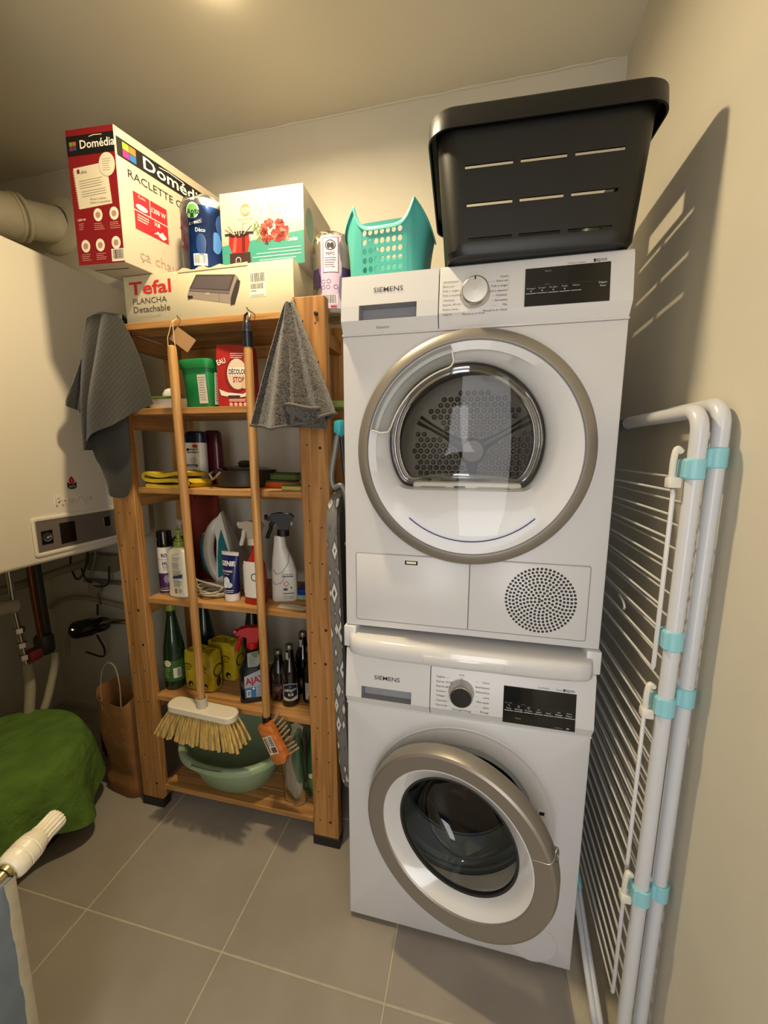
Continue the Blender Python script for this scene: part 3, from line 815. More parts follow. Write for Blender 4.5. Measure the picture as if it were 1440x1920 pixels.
# ================================================================== BOXES on the top shelf
M_CARD = mat('card_white', '#cabf9f', .6, noise=.03, nscale=8)
def carton(t, sx, sy, sz, mt, lid=True, flaps=True):
    m = MB(); m.rbox(-sx/2, sx/2, 0, sy, 0, sz, .0022, 2)
    return m.build('carton', mt, t)
# ---- plancha grill carton
PT = 1.880
pb = thing('plancha_box', 'long cream cardboard box with red lettering and a picture of a tabletop grill', 'box', (-.4975, .199, 1.742), 0, world=False)
sx, sz = .575, PT-1.742
carton(pb, sx, .27, sz, M_CARD)
D = Decal((-sx/2, 0, 0), (1, 0, 0), (0, 0, 1))
D.text('Tefal', .020, .083, .052, '#c02a2c', 1, w=.152, bold=.02)
D.text('PLANCHA', .030, .055, .024, '#4a4640', 1, w=.124); D.text('Detachable', .030, .030, .026, '#4a4640', 1, w=.134, bold=.006)
D.text('Thermo-Spot®', .034, .014, .013, '#a49f92', 1, w=.095)
D.line([(.196, .004), (.196, sz-.004)], .0012, '#c3baa4'); D.line([(.335, .01), (.335, sz-.004)], .0008, '#cfc6b0')
# grill picture
D.poly([(.236, .085), (.262, .122), (.392, .111), (.371, .067)], '#4a4243', 1)
D.poly([(.244, .086), (.265, .116), (.384, .107), (.366, .071)], '#5a5152', 2)
D.poly([(.226, .064), (.236, .085), (.371, .067), (.392, .111), (.404, .100), (.401, .082), (.378, .03), (.366, .034), (.232, .058)], '#8f8378', 0)
D.poly([(.229, .066), (.229, .055), (.246, .058), (.246, .064)], '#2c2829', 2); D.poly([(.374, .048), (.372, .028), (.386, .03), (.402, .07), (.408, .092), (.398, .098), (.388, .08)], '#3a3334', 2)
D.poly([(.236, .085), (.371, .067), (.370, .060), (.234, .079)], '#6d6360', 2); D.text('Tefal', .29, .064, .007, '#e8e0d4', 3)
# bar code sticker
D.rect(.438, .045, .488, .112, '#ebe4d2', 0); D.bars(.4405, .085, .485, .109, seed=3); D.bars(.4405, .066, .480, .081, seed=4); D.lines(.441, .060, .460, 1, .004, '#55504a', .0018); D.lines(.441, .050, .484, 2, .003, '#7a746a', .001)
D.build('printed_design', pb)
m = MB(); pts = [(-sx/2+.20+i*.018, -.0008, sz+(.0035 if i % 3 else -.001)+.003*sin(i*1.7)) for i in range(14)]
m.rings([[p for p in pts], [(p[0], -.0008, sz-.006) for p in pts]], False); m.build('torn_flap_edge', M_CARD, pb, solid=.0012)
# ---- raclette carton, standing on the plancha carton and overhanging its front
rb = thing('raclette_box', 'tall red and white raclette grill carton standing on the cream box', 'box', (-.848, .110, PT+.001), 0, world=False)
rw, rd, rh = .153, .372, .352
RU = Vector((cos(radians(4)), sin(radians(4)), 0)); RV = Vector((sin(radians(13)), cos(radians(13)), 0))
RM = Matrix(((RU.x, RV.x, 0, RU.x*rw/2), (RU.y, RV.y, 0, RU.y*rw/2), (0, 0, 1, 0), (0, 0, 0, 1)))
M_RED = mat('card_red', '#a81e22', .4, noise=.03, nscale=6)
m = MB(); m.rbox(-rw/2, rw/2, 0, rd, 0.001, rh, .002, 2).xf(RM); cb = m.build('carton', mat('card_white2', '#b9ae98', .5), rb)
D = Decal(RM @ Vector((-rw/2, -.0003, 0)), RU, (0, 0, 1))
D.rect(.001, .001, rw-.001, rh-.001, '#80151a', 0)
D.rect(.001, .285, rw-.001, .335, '#15120f', 1)
for (i, j, c) in ((0, 1, '#7d8a2c'), (1, 1, '#b0602c'), (0, 0, '#7c2a52'), (1, 0, '#2b4a6e')): D.rect(.010+i*.0115, .298+j*.0115, .0205+i*.0115, .3085+j*.0115, c, 2)
D.text('Domédia', .044, .301, .030, '#f2ead8', 2, w=.110, bold=.012); D.line([(.075, .3285), (.09, .3315), (.115, .3305)], .0016, '#f2ead8', 2)
# notebook note
rot = radians(4)
def rp(u, v, c=(.072, .205)):
    return (c[0]+(u-c[0])*cos(rot)-(v-c[1])*sin(rot), c[1]+(u-c[0])*sin(rot)+(v-c[1])*cos(rot))
D.poly([rp(.018, .152), rp(.126, .152), rp(.126, .258), rp(.018, .258)], '#d8cdb2', 1)
for i in range(16): D.poly([rp(.015, .155+i*.0062), rp(.0195, .155+i*.0062), rp(.0195, .1575+i*.0062), rp(.015, .1575+i*.0062)], '#cbb694', 2)
for i in range(4): D.poly([rp(.030, .222-i*.0062), rp(.106-.006*(i % 2), .222-i*.0062), rp(.106-.006*(i % 2), .2232-i*.0062), rp(.030, .2232-i*.0062)], '#8d8270', 2)
for i in range(3): D.poly([rp(.034, .194-i*.0062), rp(.112, .194-i*.0062), rp(.112, .1952-i*.0062), rp(.034, .1952-i*.0062)], '#8d8270', 2)
D.text('le plus', *rp(.030, .242), .012, '#3a332c', 2); D.text('Facile à réaliser', *rp(.058, .170), .0085, '#8a6f55', 2); D.text('même au quotidien !', *rp(.056, .161), .0085, '#8a6f55', 2)
D.rect(.026, .240, .034, .250, '#7a1f1c', 2); D.disc(.124, .255, .0255, '#d8cdb2', 3, rv=.030); D.lines(.110, .268, .138, 6, .0055, '#a2967e', .001, l=4)
for (u, v) in ((.080, .124), (.132, .124), (.030, .045), (.078, .045), (.130, .048)):
    D.disc(u, v+.006, .0145, '#e6dcc6', 1, rv=.017); D.disc(u, v+.006, .008, '#b08a74', 2, rv=.008); D.lines(u-.016, v-.017, u+.018, 4, .005, '#d8a08c', .0012, seed=int(u*1e3))
D.text('1200 W', .012, .118, .0085, '#f0d8c8', 1, bold=.01); D.lines(.014, .110, .032, 4, .005, '#d8a08c', .0011)
D.rect(.112, .005, .155, .038, '#e2d9c4', 1); D.bars(.118, .011, .150, .036, seed=8, l=2)
D.build('red_face_print', cb)
# white long face (faces +x side)
D = Decal(RM @ Vector((rw/2+.0003, 0, 0)), RV, (0, 0, 1))
D.rect(.004, .279, rd-.004, .327, '#16140f', 0)
for (i, j, c) in ((0, 1, '#8fae2e'), (1, 1, '#e0792e'), (0, 0, '#c62c80'), (1, 0, '#2a6aa8')): D.rect(.020+i*.020, .284+j*.0195, .0385+i*.020, .302+j*.0195, c, 1)
D.text('Domédia', .080, .288, .046, '#f6eeda', 1, w=.215, bold=.012); D.line([(.132, .3185), (.165, .3225), (.215, .3205)], .0022, '#f6eeda', 1)
D.text('RACLETTE GRIL', .030, .238, .030, '#2e2a24', 1, w=.215)
D.rect(.040, .108, .146, .208, '#b3242c', 0); D.rect(.0895, .160, .0915, .208, '#ecd8c8', 1); D.rect(.040, .158, .146, .1605, '#ecd8c8', 1)
D.text('Cuiss.', .055, .197, .010, '#f2e2d2', 1); D.disc(.064, .172, .018, '#ecdccb', 1, rv=.008); D.text('1200 W', .095, .178, .019, '#f2e2d2', 1, w=.046, bold=.01)
D.lines(.048, .148, .086, 3, .007, '#e8cfc0', .0026); D.text('X8', .100, .143, .016, '#f2e2d2', 1, bold=.01); D.poly([(.096, .118), (.112, .130), (.116, .126), (.126, .134), (.140, .122), (.128, .112), (.114, .117), (.112, .122)], '#f2d8ca', 1)
D.text('ça chauffe', .046, .028, .042, '#a58a74', 1, w=.165); D.line([(.222, .022), (.222, .058)], .0016, '#a58a74', 1); D.disc(.246, .042, .016, '#c29a88', 1, rv=.02); D.disc(.25, .043, .012, '#ecdfce', 2, rv=.016)
# raclette grill picture (two black discs on a stand)
D.disc(.262, .168, .055, '#1d1b1a', 1, rv=.062); D.disc(.266, .170, .046, '#474340', 2, rv=.053); D.poly([(.190, .178), (.196, .186), (.235, .166), (.230, .150)], '#1a1817', 2)
D.disc(.285, .125, .06, '#2a2625', 1, rv=.03); D.poly([(.205, .108), (.214, .118), (.25, .112), (.30, .06), (.286, .05), (.24, .09)], '#161413', 2)
D.build('white_face_print', cb)
m = MB(); m.box(-rw/2+.010, rw/2-.03, .035, .037, -.0004, .0012).xf(RM); m.build('bottom_flap_seam', mat('seam_brown', '#4a4236', .8), rb)
# ---- paper towel roll in blue wrap
pt_ = thing('paper_towel_roll', 'roll of paper towels in shiny blue wrap beside the raclette carton', 'paper towel', (-.533, .282, PT+.0005), 0, world=False)
M_BLUE = mat('wrap_blue', '#2a5fae', .22, noise=.35, nscale=14, bump=.5, bscale=24, coat=.7, bdist=.004)
m = MB().lathe([(.062, 0), (.068, .006), (.069, .05), (.0685, .12), (.069, .178)], n=48); m.build('wrapper', M_BLUE, pt_)
M_CLW = glass('clear_wrap', '#fbfbf8', 1.0, .12)
m = MB(); rs = []
for (r_, h) in ((.0705, .0), (.0712, .06), (.071, .15), (.0705, .185), (.066, .205), (.052, .214), (.03, .212), (.01, .206)):
    rs.append([(r_*(1+.02*sin(9*a+h*60))*cos(a), r_*(1+.02*sin(9*a+h*60))*sin(a), h+.004*sin(5*a)*(h > .18)) for a in [2*pi*i/60 for i in range(60)]])
m.rings(rs, True, False, True); m.build('clear_film', M_CLW, pt_)
MB().lathe([(.0685, .170), (.067, .196), (.0585, .205), (.022, .205), (.022, .17)], n=48).build('paper', mat('tissue', '#d9d8d2', .9), pt_)
def cylfn(r, cz=0, a0=0.):
    return lambda u, v, h: ((r+h)*sin(u/r+a0), -(r+h)*cos(u/r+a0), cz+v)
D = Decal((0, 0, 0), (1, 0, 0), (0, 0, 1), cylfn(.0712, 0, radians(36)))
D.disc(-.040, .162, .019, '#d8dfca', 0, rv=.022); D.disc(-.041, .161, .0165, '#5f9a4a', 1, rv=.019); D.text('Apta', -.058, .152, .022, '#10233c', 2, w=.040, bold=.02)
D.poly([(-.052, .118), (-.014, .128), (-.014, .142), (-.052, .132)], '#1a2a48', 0); D.text('COMPACT', -.050, .122, .0105, '#e8ece8', 1, w=.034, rot=radians(12)); D.text('Déco', -.034, .104, .016, '#e8ece8', 1, w=.026)
D.rect(-.044, .012, -.006, .045, '#dfe2e2', 0); D.bars(-.041, .018, -.009, .042, seed=12, l=1)
for i, c in enumerate(('#c23a2c', '#d8a83a', '#c23a2c')): D.rect(-.030+i*.008, .003, -.024+i*.008, .009, c, 0)
for (u, v, c) in ((.02, .08, '#3a6fb0'), (.034, .13, '#163a72'), (-.02, .07, '#163a72')): D.disc(u, v, .014, c, 0, rv=.03)
D.build('printed_design', pt_)
pt_.scale = (1.07, 1.07, 1.0)
# ---- fondue carton
fb = thing('fondue_box', 'white and turquoise fondue set carton standing on the cream box', 'box', (-.3205, .232, PT), radians(1.5), world=False)
fwid, fh = .262, .208
m = MB().rbox(-fwid/2, fwid/2, 0, .235, .001, fh, .002, 2); fc = m.build('carton', mat('card_white3', '#bdb39f', .5), fb)
D = Decal((-fwid/2, -.0003, 0), (1, 0, 0), (0, 0, 1))
D.poly([(.001, .001), (fwid-.001, .001), (fwid-.001, .088), (.001, .066)], '#3b8a7b', 0)
OC = '#b08a4e'
D.ring(.082, .157, .0145, .0022, OC); D.ring(.082, .157, .0105, .0014, OC); D.text('m', .082, .153, .014, OC, 1, 'c', bold=.01)
D.text('MasterChef', .082, .131, .0085, OC, 1, 'c', w=.048); D.text('Selected', .082, .120, .0085, OC, 1, 'c', w=.026)
D.line([(.127, .13), (.127, .167)], .0007, '#5a5348'); D.text('Fondue', .150, .154, .017, '#cfc6b4', 1, w=.058); D.text('Party', .158, .137, .017, '#cfc6b4', 1, w=.042)
# fondue pot
D.poly([(.026, .092), (.090, .092), (.092, .070), (.084, .044), (.034, .044), (.024, .070)], '#a3221c', 1)
D.poly([(.034, .046), (.044, .090), (.052, .090), (.046, .046)], '#d4564a', 2); D.poly([(.066, .046), (.068, .09), (.078, .09), (.076, .046)], '#5c100d', 2)
D.disc(.058, .094, .033, '#2a1512', 2, rv=.009); D.poly([(.012, .098), (.028, .099), (.028, .094), (.014, .093)], '#26211e', 2); D.poly([(.088, .099), (.106, .098), (.104, .092), (.088, .094)], '#26211e', 2)
D.poly([(.026, .044), (.092, .044), (.094, .018), (.080, .008), (.040, .008), (.025, .018)], '#3a2420', 1); D.ring(.053, .024, .008, .0016, '#e8e0d4', 2, a0=-.6, a1=3.7)
for (a, b) in (((.044, .094), (.016, .112)), ((.046, .095), (.026, .120)), ((.052, .096), (.044, .126)), ((.066, .096), (.074, .127)), ((.074, .094), (.100, .117)), ((.06, .09), (.058, .108))): D.line([a, b], .0032, '#a69c8c', 3)
# meat cubes and herbs
rr3 = random.Random(9)
for i in range(44):
    u, v = .136+rr3.uniform(0, .080), .070+rr3.uniform(0, .048)
    s_ = rr3.uniform(.008, .013); a = rr3.uniform(0, 1.5)
    D.poly([(u+s_*cos(a+k*pi/2), v+s_*sin(a+k*pi/2)*.9) for k in range(4)], ['#a83a32', '#bd5549', '#8f2a26', '#c8695c'][i % 4], 1+i % 3)
for i in range(16):
    u, v = .104+rr3.uniform(0, .034), .066+rr3.uniform(0, .046); a = rr3.uniform(.6, 2.2)
    D.line([(u, v), (u+.018*cos(a), v+.018*sin(a))], .0022, '#6f8a48', 2)
for i in range(7): D.disc(.138+rr3.uniform(0, .02), .058+rr3.uniform(0, .014), .0026, '#2d3140', 2, n=10)
D.text('Fondue', .208, .062, .017, '#f2f4ea', 2, w=.034, bold=.006)
for i, (a, b) in enumerate(((.150, .252), (.112, .252), (.10, .252), (.12, .235))): D.rect(a, .044-i*.009, b, .0462-i*.009, '#a9d6cb', 2)
D.build('printed_design', fc)
D = Decal((fwid/2+.0003, 0, 0), (0, 1, 0), (0, 0, 1)); D.disc(.045, .120, .028, '#6c9a8e', 0, rv=.045); D.rect(.09, .05, .20, .14, '#a9a08c', 0); D.lines(.1, .13, .19, 8, .009, '#7d7464', .002); D.build('side_print', fc)
# ---- toilet paper pack
tp = thing('toilet_paper_pack', 'clear plastic pack of toilet rolls with lilac label beside the shelf post', 'toilet paper', (-.122, .300, 1.742), radians(5), world=False)
M_TIS = mat('tissue_roll', '#d6cfbc', .95, bump=.3, bscale=60)
M_PACK = glass('pack_film', '#fdfcf8', .9, .15)
for k in range(2):
    for (dx, dy) in ((-.029, 0), (.0, .001)):
        pass
for k in range(2):
    MB().lathe([(.02, .002+k*.104), (.05, .002+k*.104), (.052, .01+k*.104), (.052, .094+k*.104), (.05, .102+k*.104), (.02, .102+k*.104), (.02, .002+k*.104)], n=40).build('roll', M_TIS, tp)
m = MB(); rs = []
for (h, sx_, sy_) in ((.0, .05, .05), (.006, .057, .057), (.06, .0575, .0575), (.12, .057, .0575), (.18, .0575, .057), (.208, .055, .055), (.221, .047, .044), (.226, .03, .022), (.222, .012, .006)):
    rs.append([(sx_*(1+.018*sin(7*a+h*50))*math.copysign(abs(cos(a))**.8, cos(a)), sy_*(1+.018*sin(7*a+h*50))*math.copysign(abs(sin(a))**.8, sin(a)), h+.004*sin(3*a+1)*(h > .2)) for a in [2*pi*i/64 for i in range(64)]])
m.rings(rs, True, True, True); m.build('plastic_wrap', M_PACK, tp)
D = Decal((0, 0, 0), (1, 0, 0), (0, 0, 1), cylfn(.0592, 0, radians(8)))
LI, VI = '#bfa9c4', '#6d4f8a'
D.rect(-.075, .072, .085, .122, VI, 0); D.rect(-.032, .010, .024, .205, LI, 1)
D.rect(-.025, .106, .016, .198, '#2c2630', 2); D.rect(-.0235, .1075, .0145, .1965, '#d6c8d6', 3); D.ring(-.0045, .178, .0125, .0024, '#221d28', 4); D.disc(-.009, .177, .005, '#221d28', 4, rv=.008); D.disc(.0, .177, .005, '#221d28', 4, rv=.008)
D.text('PEFC', -.0045, .152, .011, '#221d28', 4, 'c', bold=.01); D.lines(-.020, .144, .012, 5, .006, '#4c4452', .0016, l=4); D.rect(-.020, .110, -.001, .12, '#e2dbe2', 4)
for (u, v) in ((-.025, .083), (-.010, .083), (-.025, .068), (-.012, .068), (.008, .068)): D.ring(u, v, .005, .0012, '#5b5170', 2)
D.rect(-.026, .022, .012, .048, '#e0d6e2', 2); D.bars(-.023, .024, .009, .047, seed=14, l=3); D.rect(-.026, .012, -.012, .018, '#a02c3c', 2); D.rect(-.006, .012, .010, .018, '#a02c3c', 2)
D.build('printed_label', tp)
tp.scale = (1.10, 1.08, 1.0)
# ================================================================== HANGING CLOTHS
def weave(name, c1, c2, sc, rough=.95):
    m = bpy.data.materials.new(name); m.use_nodes = True; nt = m.node_tree; b = nt.nodes['Principled BSDF']; b.inputs['Roughness'].default_value = rough
    b.inputs['Sheen Weight'].default_value = .3
    tc = nt.nodes.new('ShaderNodeTexCoord'); v = nt.nodes.new('ShaderNodeTexChecker')
    mp = nt.nodes.new('ShaderNodeMapping'); mp.inputs['Rotation'].default_value = (.3, .5, .25); mp.inputs['Scale'].default_value = (sc, sc*.25, sc*1.5)
    nt.links.new(tc.outputs['Object'], mp.inputs[0])
    wv = nt.nodes.new('ShaderNodeTexVoronoi'); wv.inputs['Scale'].default_value = 1.0; wv.inputs['Randomness'].default_value = .25
    nt.links.new(mp.outputs[0], wv.inputs['Vector'])
    r = nt.nodes.new('ShaderNodeValToRGB'); r.color_ramp.elements[0].position = .15; r.color_ramp.elements[1].position = .55
    r.color_ramp.elements[0].color = (*lin(c1), 1); r.color_ramp.elements[1].color = (*lin(c2), 1)
    nt.links.new(wv.outputs['Distance'], r.inputs[0]); nt.links.new(r.outputs[0], b.inputs['Base Color'])
    bp = nt.nodes.new('ShaderNodeBump'); bp.inputs['Strength'].default_value = .7; bp.inputs['Distance'].default_value = .002
    nt.links.new(wv.outputs['Distance'], bp.inputs['Height']); nt.links.new(bp.outputs[0], b.inputs['Normal'])
    return m
def resample(pts, n):
    P = bez(pts, max(40, n*3)) if len(pts) > 2 else [Vector(pts[0]).lerp(Vector(pts[1]), i/40) for i in range(41)]
    d = [0]
    for a, b in zip(P[:-1], P[1:]): d.append(d[-1]+(b-a).length)
    out = []
    j = 0
    for i in range(n+1):
        t = d[-1]*i/n
        while j < len(d)-2 and d[j+1] < t: j += 1
        k = (t-d[j])/max(1e-9, d[j+1]-d[j]); out.append(P[j].lerp(P[j+1], k))
    return out
def coons(m, T, Bm, L, Rr, nu=28, nv=36, fold=None):
    """patch from polylines: T top (left->right), Bm bottom (left->right), L left (top->bottom), Rr right"""
    t, b, l, r = resample(T, nu), resample(Bm, nu), resample(L, nv), resample(Rr, nv)
    rs = []
    for j in range(nv+1):
        v = j/nv; row = []
        for i in range(nu+1):
            u = i/nu
            p = t[i]*(1-v)+b[i]*v+l[j]*(1-u)+r[j]*u-(t[0]*(1-u)*(1-v)+t[nu]*u*(1-v)+b[0]*(1-u)*v+b[nu]*u*v)
            if fold: p = p+Vector(fold(u, v))
            row.append(p)
        rs.append(row)
    m.rings(rs, False)
M_WAF = weave('waffle_cloth', '#0a0906', '#2b2921', 230)
m = MB()
PX = (-.892, -.802)
# over the post top: front sheet (left band + right flap), and short back sheet
coons(m, [(-.905, .168, 1.757), (-.875, .166, 1.764), (-.845, .168, 1.763)], [(-.948, .150, 1.349), (-.928, .142, 1.345), (-.907, .150, 1.346)],
      [(-.905, .168, 1.757), (-.925, .160, 1.66), (-.945, .150, 1.50), (-.948, .150, 1.349)], [(-.845, .168, 1.763), (-.868, .160, 1.66), (-.895, .148, 1.50), (-.907, .150, 1.346)], 12, 30, lambda u, v: (0, -.012*sin(pi*u)*v, 0))
coons(m, [(-.850, .169, 1.763), (-.815, .160, 1.762), (-.775, .170, 1.748)], [(-.918, .140, 1.372), (-.86, .124, 1.402), (-.76, .128, 1.432), (-.664, .150, 1.487)],
      [(-.850, .169, 1.763), (-.872, .158, 1.65), (-.900, .142, 1.50), (-.918, .140, 1.372)], [(-.775, .170, 1.748), (-.735, .165, 1.68), (-.700, .160, 1.60), (-.664, .150, 1.487)], 36, 36, lambda u, v: (0, -.020*sin(pi*u)*v-.008*sin(7*u+2*v)*v, 0))
# folded tail below
coons(m, [(-.915, .150, 1.400), (-.86, .150, 1.435), (-.765, .150, 1.470)], [(-.858, .140, 1.222), (-.838, .134, 1.196), (-.805, .136, 1.192), (-.790, .146, 1.203)],
      [(-.915, .150, 1.400), (-.905, .147, 1.33), (-.875, .140, 1.28), (-.858, .140, 1.222)], [(-.765, .150, 1.470), (-.765, .147, 1.36), (-.772, .150, 1.27), (-.790, .146, 1.203)], 24, 28, lambda u, v: (0, .016*sin(pi*u)*(1-v)-.006*sin(6*u)*v, 0))
# dark inner fold on the left of the tail
coons(m, [(-.930, .158, 1.36), (-.905, .158, 1.36)], [(-.880, .160, 1.272), (-.862, .158, 1.262)], [(-.930, .158, 1.36), (-.915, .160, 1.31), (-.880, .160, 1.272)], [(-.905, .158, 1.36), (-.88, .158, 1.30), (-.862, .158, 1.262)], 6, 12)
# flap that hangs at the post's far left
coons(m, [(-.908, .176, 1.70), (-.93, .170, 1.62)], [(-.972, .160, 1.476), (-.95, .165, 1.462)], [(-.908, .176, 1.70), (-.965, .168, 1.60), (-1.006, .158, 1.52), (-1.015, .158, 1.492)], [(-.93, .170, 1.62), (-.942, .164, 1.55), (-.95, .165, 1.462)], 12, 18, lambda u, v: (0, -.006*sin(9*u), 0))
# over the top and down the back
coons(m, [(-.905, .168, 1.757), (-.86, .166, 1.765), (-.775, .170, 1.748)], [(-.905, .222, 1.60), (-.86, .224, 1.60), (-.797, .222, 1.62)], [(-.905, .168, 1.757), (-.905, .198, 1.774), (-.905, .222, 1.74), (-.905, .222, 1.60)], [(-.775, .170, 1.748), (-.790, .190, 1.768), (-.797, .224, 1.74), (-.797, .222, 1.62)], 14, 18)
o = m.build('cleaning_cloth', M_WAF, loc=(-.85, .19, 1.2), solid=.0025, recalc=False)
tag(o, 'dark olive grey waffle cloth draped over the top of the left shelf post', 'cloth')
# ---- fleece towel
def fleece():
    m = bpy.data.materials.new('fleece'); m.use_nodes = True; nt = m.node_tree; b = nt.nodes['Principled BSDF']; b.inputs['Roughness'].default_value = 1; b.inputs['Sheen Weight'].default_value = .5
    tc = nt.nodes.new('ShaderNodeTexCoord'); n = nt.nodes.new('ShaderNodeTexNoise'); n.inputs['Scale'].default_value = 170; n.inputs['Detail'].default_value = 4; n.inputs['Distortion'].default_value = 1.5
    nt.links.new(tc.outputs['Object'], n.inputs['Vector'])
    r = nt.nodes.new('ShaderNodeValToRGB'); r.color_ramp.elements[0].position = .42; r.color_ramp.elements[1].position = .60
    r.color_ramp.elements[0].color = (*lin('#0e0b09'), 1); r.color_ramp.elements[1].color = (*lin('#564d42'), 1)
    nt.links.new(n.outputs['Fac'], r.inputs[0]); nt.links.new(r.outputs[0], b.inputs['Base Color'])
    bp = nt.nodes.new('ShaderNodeBump'); bp.inputs['Strength'].default_value = 1; bp.inputs['Distance'].default_value = .006
    nt.links.new(n.outputs['Fac'], bp.inputs['Height']); nt.links.new(bp.outputs[0], b.inputs['Normal']); return m
M_FL = fleece()
ft = thing('fleece_towel', 'shaggy dark grey fleece towel hanging as a cone from the right shelf post', 'towel', (-.19, .145, 1.41))
def fpt(a, v):
    # a: 0..1 around, v 0 top .. 1 bottom
    cx = -.196+.004*v; hw = .010+.108*v**.92; hd = .010+.030*v
    ang = 2*pi*a
    x = cx+hw*cos(ang)*(1.0 if cos(ang) < 0 else 1.04)
    y = .140-.01*v+hd*sin(ang)
    rip = (.006+.010*v)*sin(5*ang+1.0)+.004*v*sin(11*ang)
    y += rip*(.4 if sin(ang) > 0 else 1)
    # central valley fold and the curl at the lower right
    if sin(ang) < 0: y += .018*v*math.exp(-((cos(ang)-.02)/.10)**2)
    zb = 1.738-v*(.322-.030*(cos(ang) > 0)*sin(ang*1.0 if False else abs(ang-pi*1.5))**2)
    zb -= .012*v*(math.exp(-((cos(ang)+.35)/.3)**2)) * (1 if sin(ang) < 0 else 0)
    return Vector((x, min(y, .176), zb))
NA_ = 96
m = MB().rings([[fpt(i/NA_, j/40) for i in range(NA_)] for j in range(41)], True, cap0=True)
m.build('towel', M_FL, ft, solid=.004, recalc=True, ang=60)
m = MB(); hem = [fpt(i/NA_, 1.0) for i in range(NA_)]; m.tube(hem, .0042, 8, True); m.build('hem_piping', mat('piping_grey', '#5f5a54', .9, bump=.4, bscale=300), ft)
# rolled corner showing its dark inside, lower right
m = MB(); rs = []
for k in range(15):
    a = pi*k/14; rs.append([(-.148+.052*cos(pi-a)+0*t_, .104-.030*sin(a)+.04*t_, 1.462+.006*sin(a*2)-.028*(1-t_)*0-.05*t_) for t_ in (0, .3, .6, 1)])
m.rings(rs, False); m.build('curled_edge', M_FL, ft, solid=.004)
m = MB(); m.tube([Vector(r[0]) for r in rs]+[Vector((-.096, .122, 1.446)), Vector((-.140, .128, 1.436)), Vector((-.190, .118, 1.448))], .0045, 8, True); m.build('curled_piping', MATS['piping_grey'], ft)
m = MB(); m.tube([(-.200, .150, 1.735), (-.200, .166, 1.758), (-.1985, .178, 1.764), (-.197, .166, 1.758), (-.196, .150, 1.735)], .0022, 6); m.build('hanging_loop', mat('loop_grey', '#6d6a66', .8), ft)
o = MB().tube([(-.1985, .183, 1.758), (-.1985, .172, 1.757), (-.1985, .168, 1.765)], .0015, 6).build('towel_hook', mat('hook_metal', '#8a857c', .3, metal=.9), rack)

# ================================================================== BROOM and SCRUB BRUSH hanging in front of the shelves
OAK = wood('broom_wood', '#9a6a35', '#bf9156', 2, .45, 14)
br = thing('broom', 'broom with wooden handle and white head of pale bristles hanging before the shelves', 'broom', (-.57, .145, .37))
bt, bb = Vector((-.5855, .150, 1.655)), Vector((-.5640, .140, .500))
ax = (bb-bt).normalized()
m = MB(); prof = [bt+ax*d for d in (0, .002, .006, .03, .3, .7, 1.0, (bb-bt).length)]
m.tube(prof, [.004, .009, .0125, .0135, .0135, .0135, .0132, .0125], 20); m.build('handle', OAK, br)
m = MB(); m.tube([bt+ax*.028+Vector((-.0135, 0, 0)), bt+Vector((-.010, -.003, .02)), (-.586, .158, 1.724), (-.588, .1905, 1.7445), (-.583, .158, 1.722), bt+Vector((.012, -.003, .02)), bt+ax*.028+Vector((.0135, 0, 0))], .0013, 6); m.build('hanging_string', mat('string', '#b79a72', .9), br)
m = MB().rbox(-.0375, .0375, -.0006, .0006, -.0225, .0225, .0004, 1).xf(Matrix.Translation((-.566, .174, 1.676)) @ Matrix.Rotation(radians(35), 4, 'Y') @ Matrix.Rotation(radians(-12), 4, 'X')); m.build('paper_tag', mat('tag_kraft', '#8d6c48', .7), br)
MB().tube([(-.5855, .196, 1.7405), (-.5855, .186, 1.7425), (-.5855, .181, 1.749)], .0014, 6).build('hook', MATS['hook_metal'], rack)
cx, cy, cz = -.5625, .140, .474
ang_h = radians(4)
Mh = Matrix.Translation((cx, cy, cz)) @ Matrix.Rotation(radians(-2.0), 4, 'Z') @ Matrix.Rotation(radians(1.0), 4, 'Y')
q = rrect(-.132, .132, -.030, .030, .028, 8)
m = MB().rings([[(x*.97, y*.9, .012) for x, y in q], [(x, y, .008) for x, y in q], [(x, y, -.010) for x, y in q], [(x*.97, y*.9, -.013) for x, y in q]], True, True, True).xf(Mh)
m.build('head', mat('broom_cream', '#dcd3bd', .4), br)
MB().lathe([(.0175, -.002), (.0175, .034), (.0145, .0345), (.0145, .0)], (cx-.001, cy, cz+.01), (-.018, .0087, 1), 28).build('socket', mat('broom_socket', '#c2b8a4', .4), br)
m = MB(); rr4 = random.Random(21)
for row in range(4):
    for i in range(26):
        u = -1+2*(i+.5)/26; y0 = (-.022+row*.0145)
        base = Vector((u*.122, y0, -.011)); fl2 = Vector((u*.168+rr4.uniform(-.003, .003), y0*1.5+rr4.uniform(-.004, .002)-.010, -.100-.006*rr4.random()+.012*abs(u)**2))
        midp = base.lerp(fl2, .5)+Vector((0, 0, .004))
        m.tube([base, midp, fl2], [.0036, .0048, .0054], 5)
m.xf(Mh); stuff(m.build('bristles', mat('bristle_tan', '#b89a58', .8, noise=.35, nscale=120, stretch=(1, 1, .06)), br))
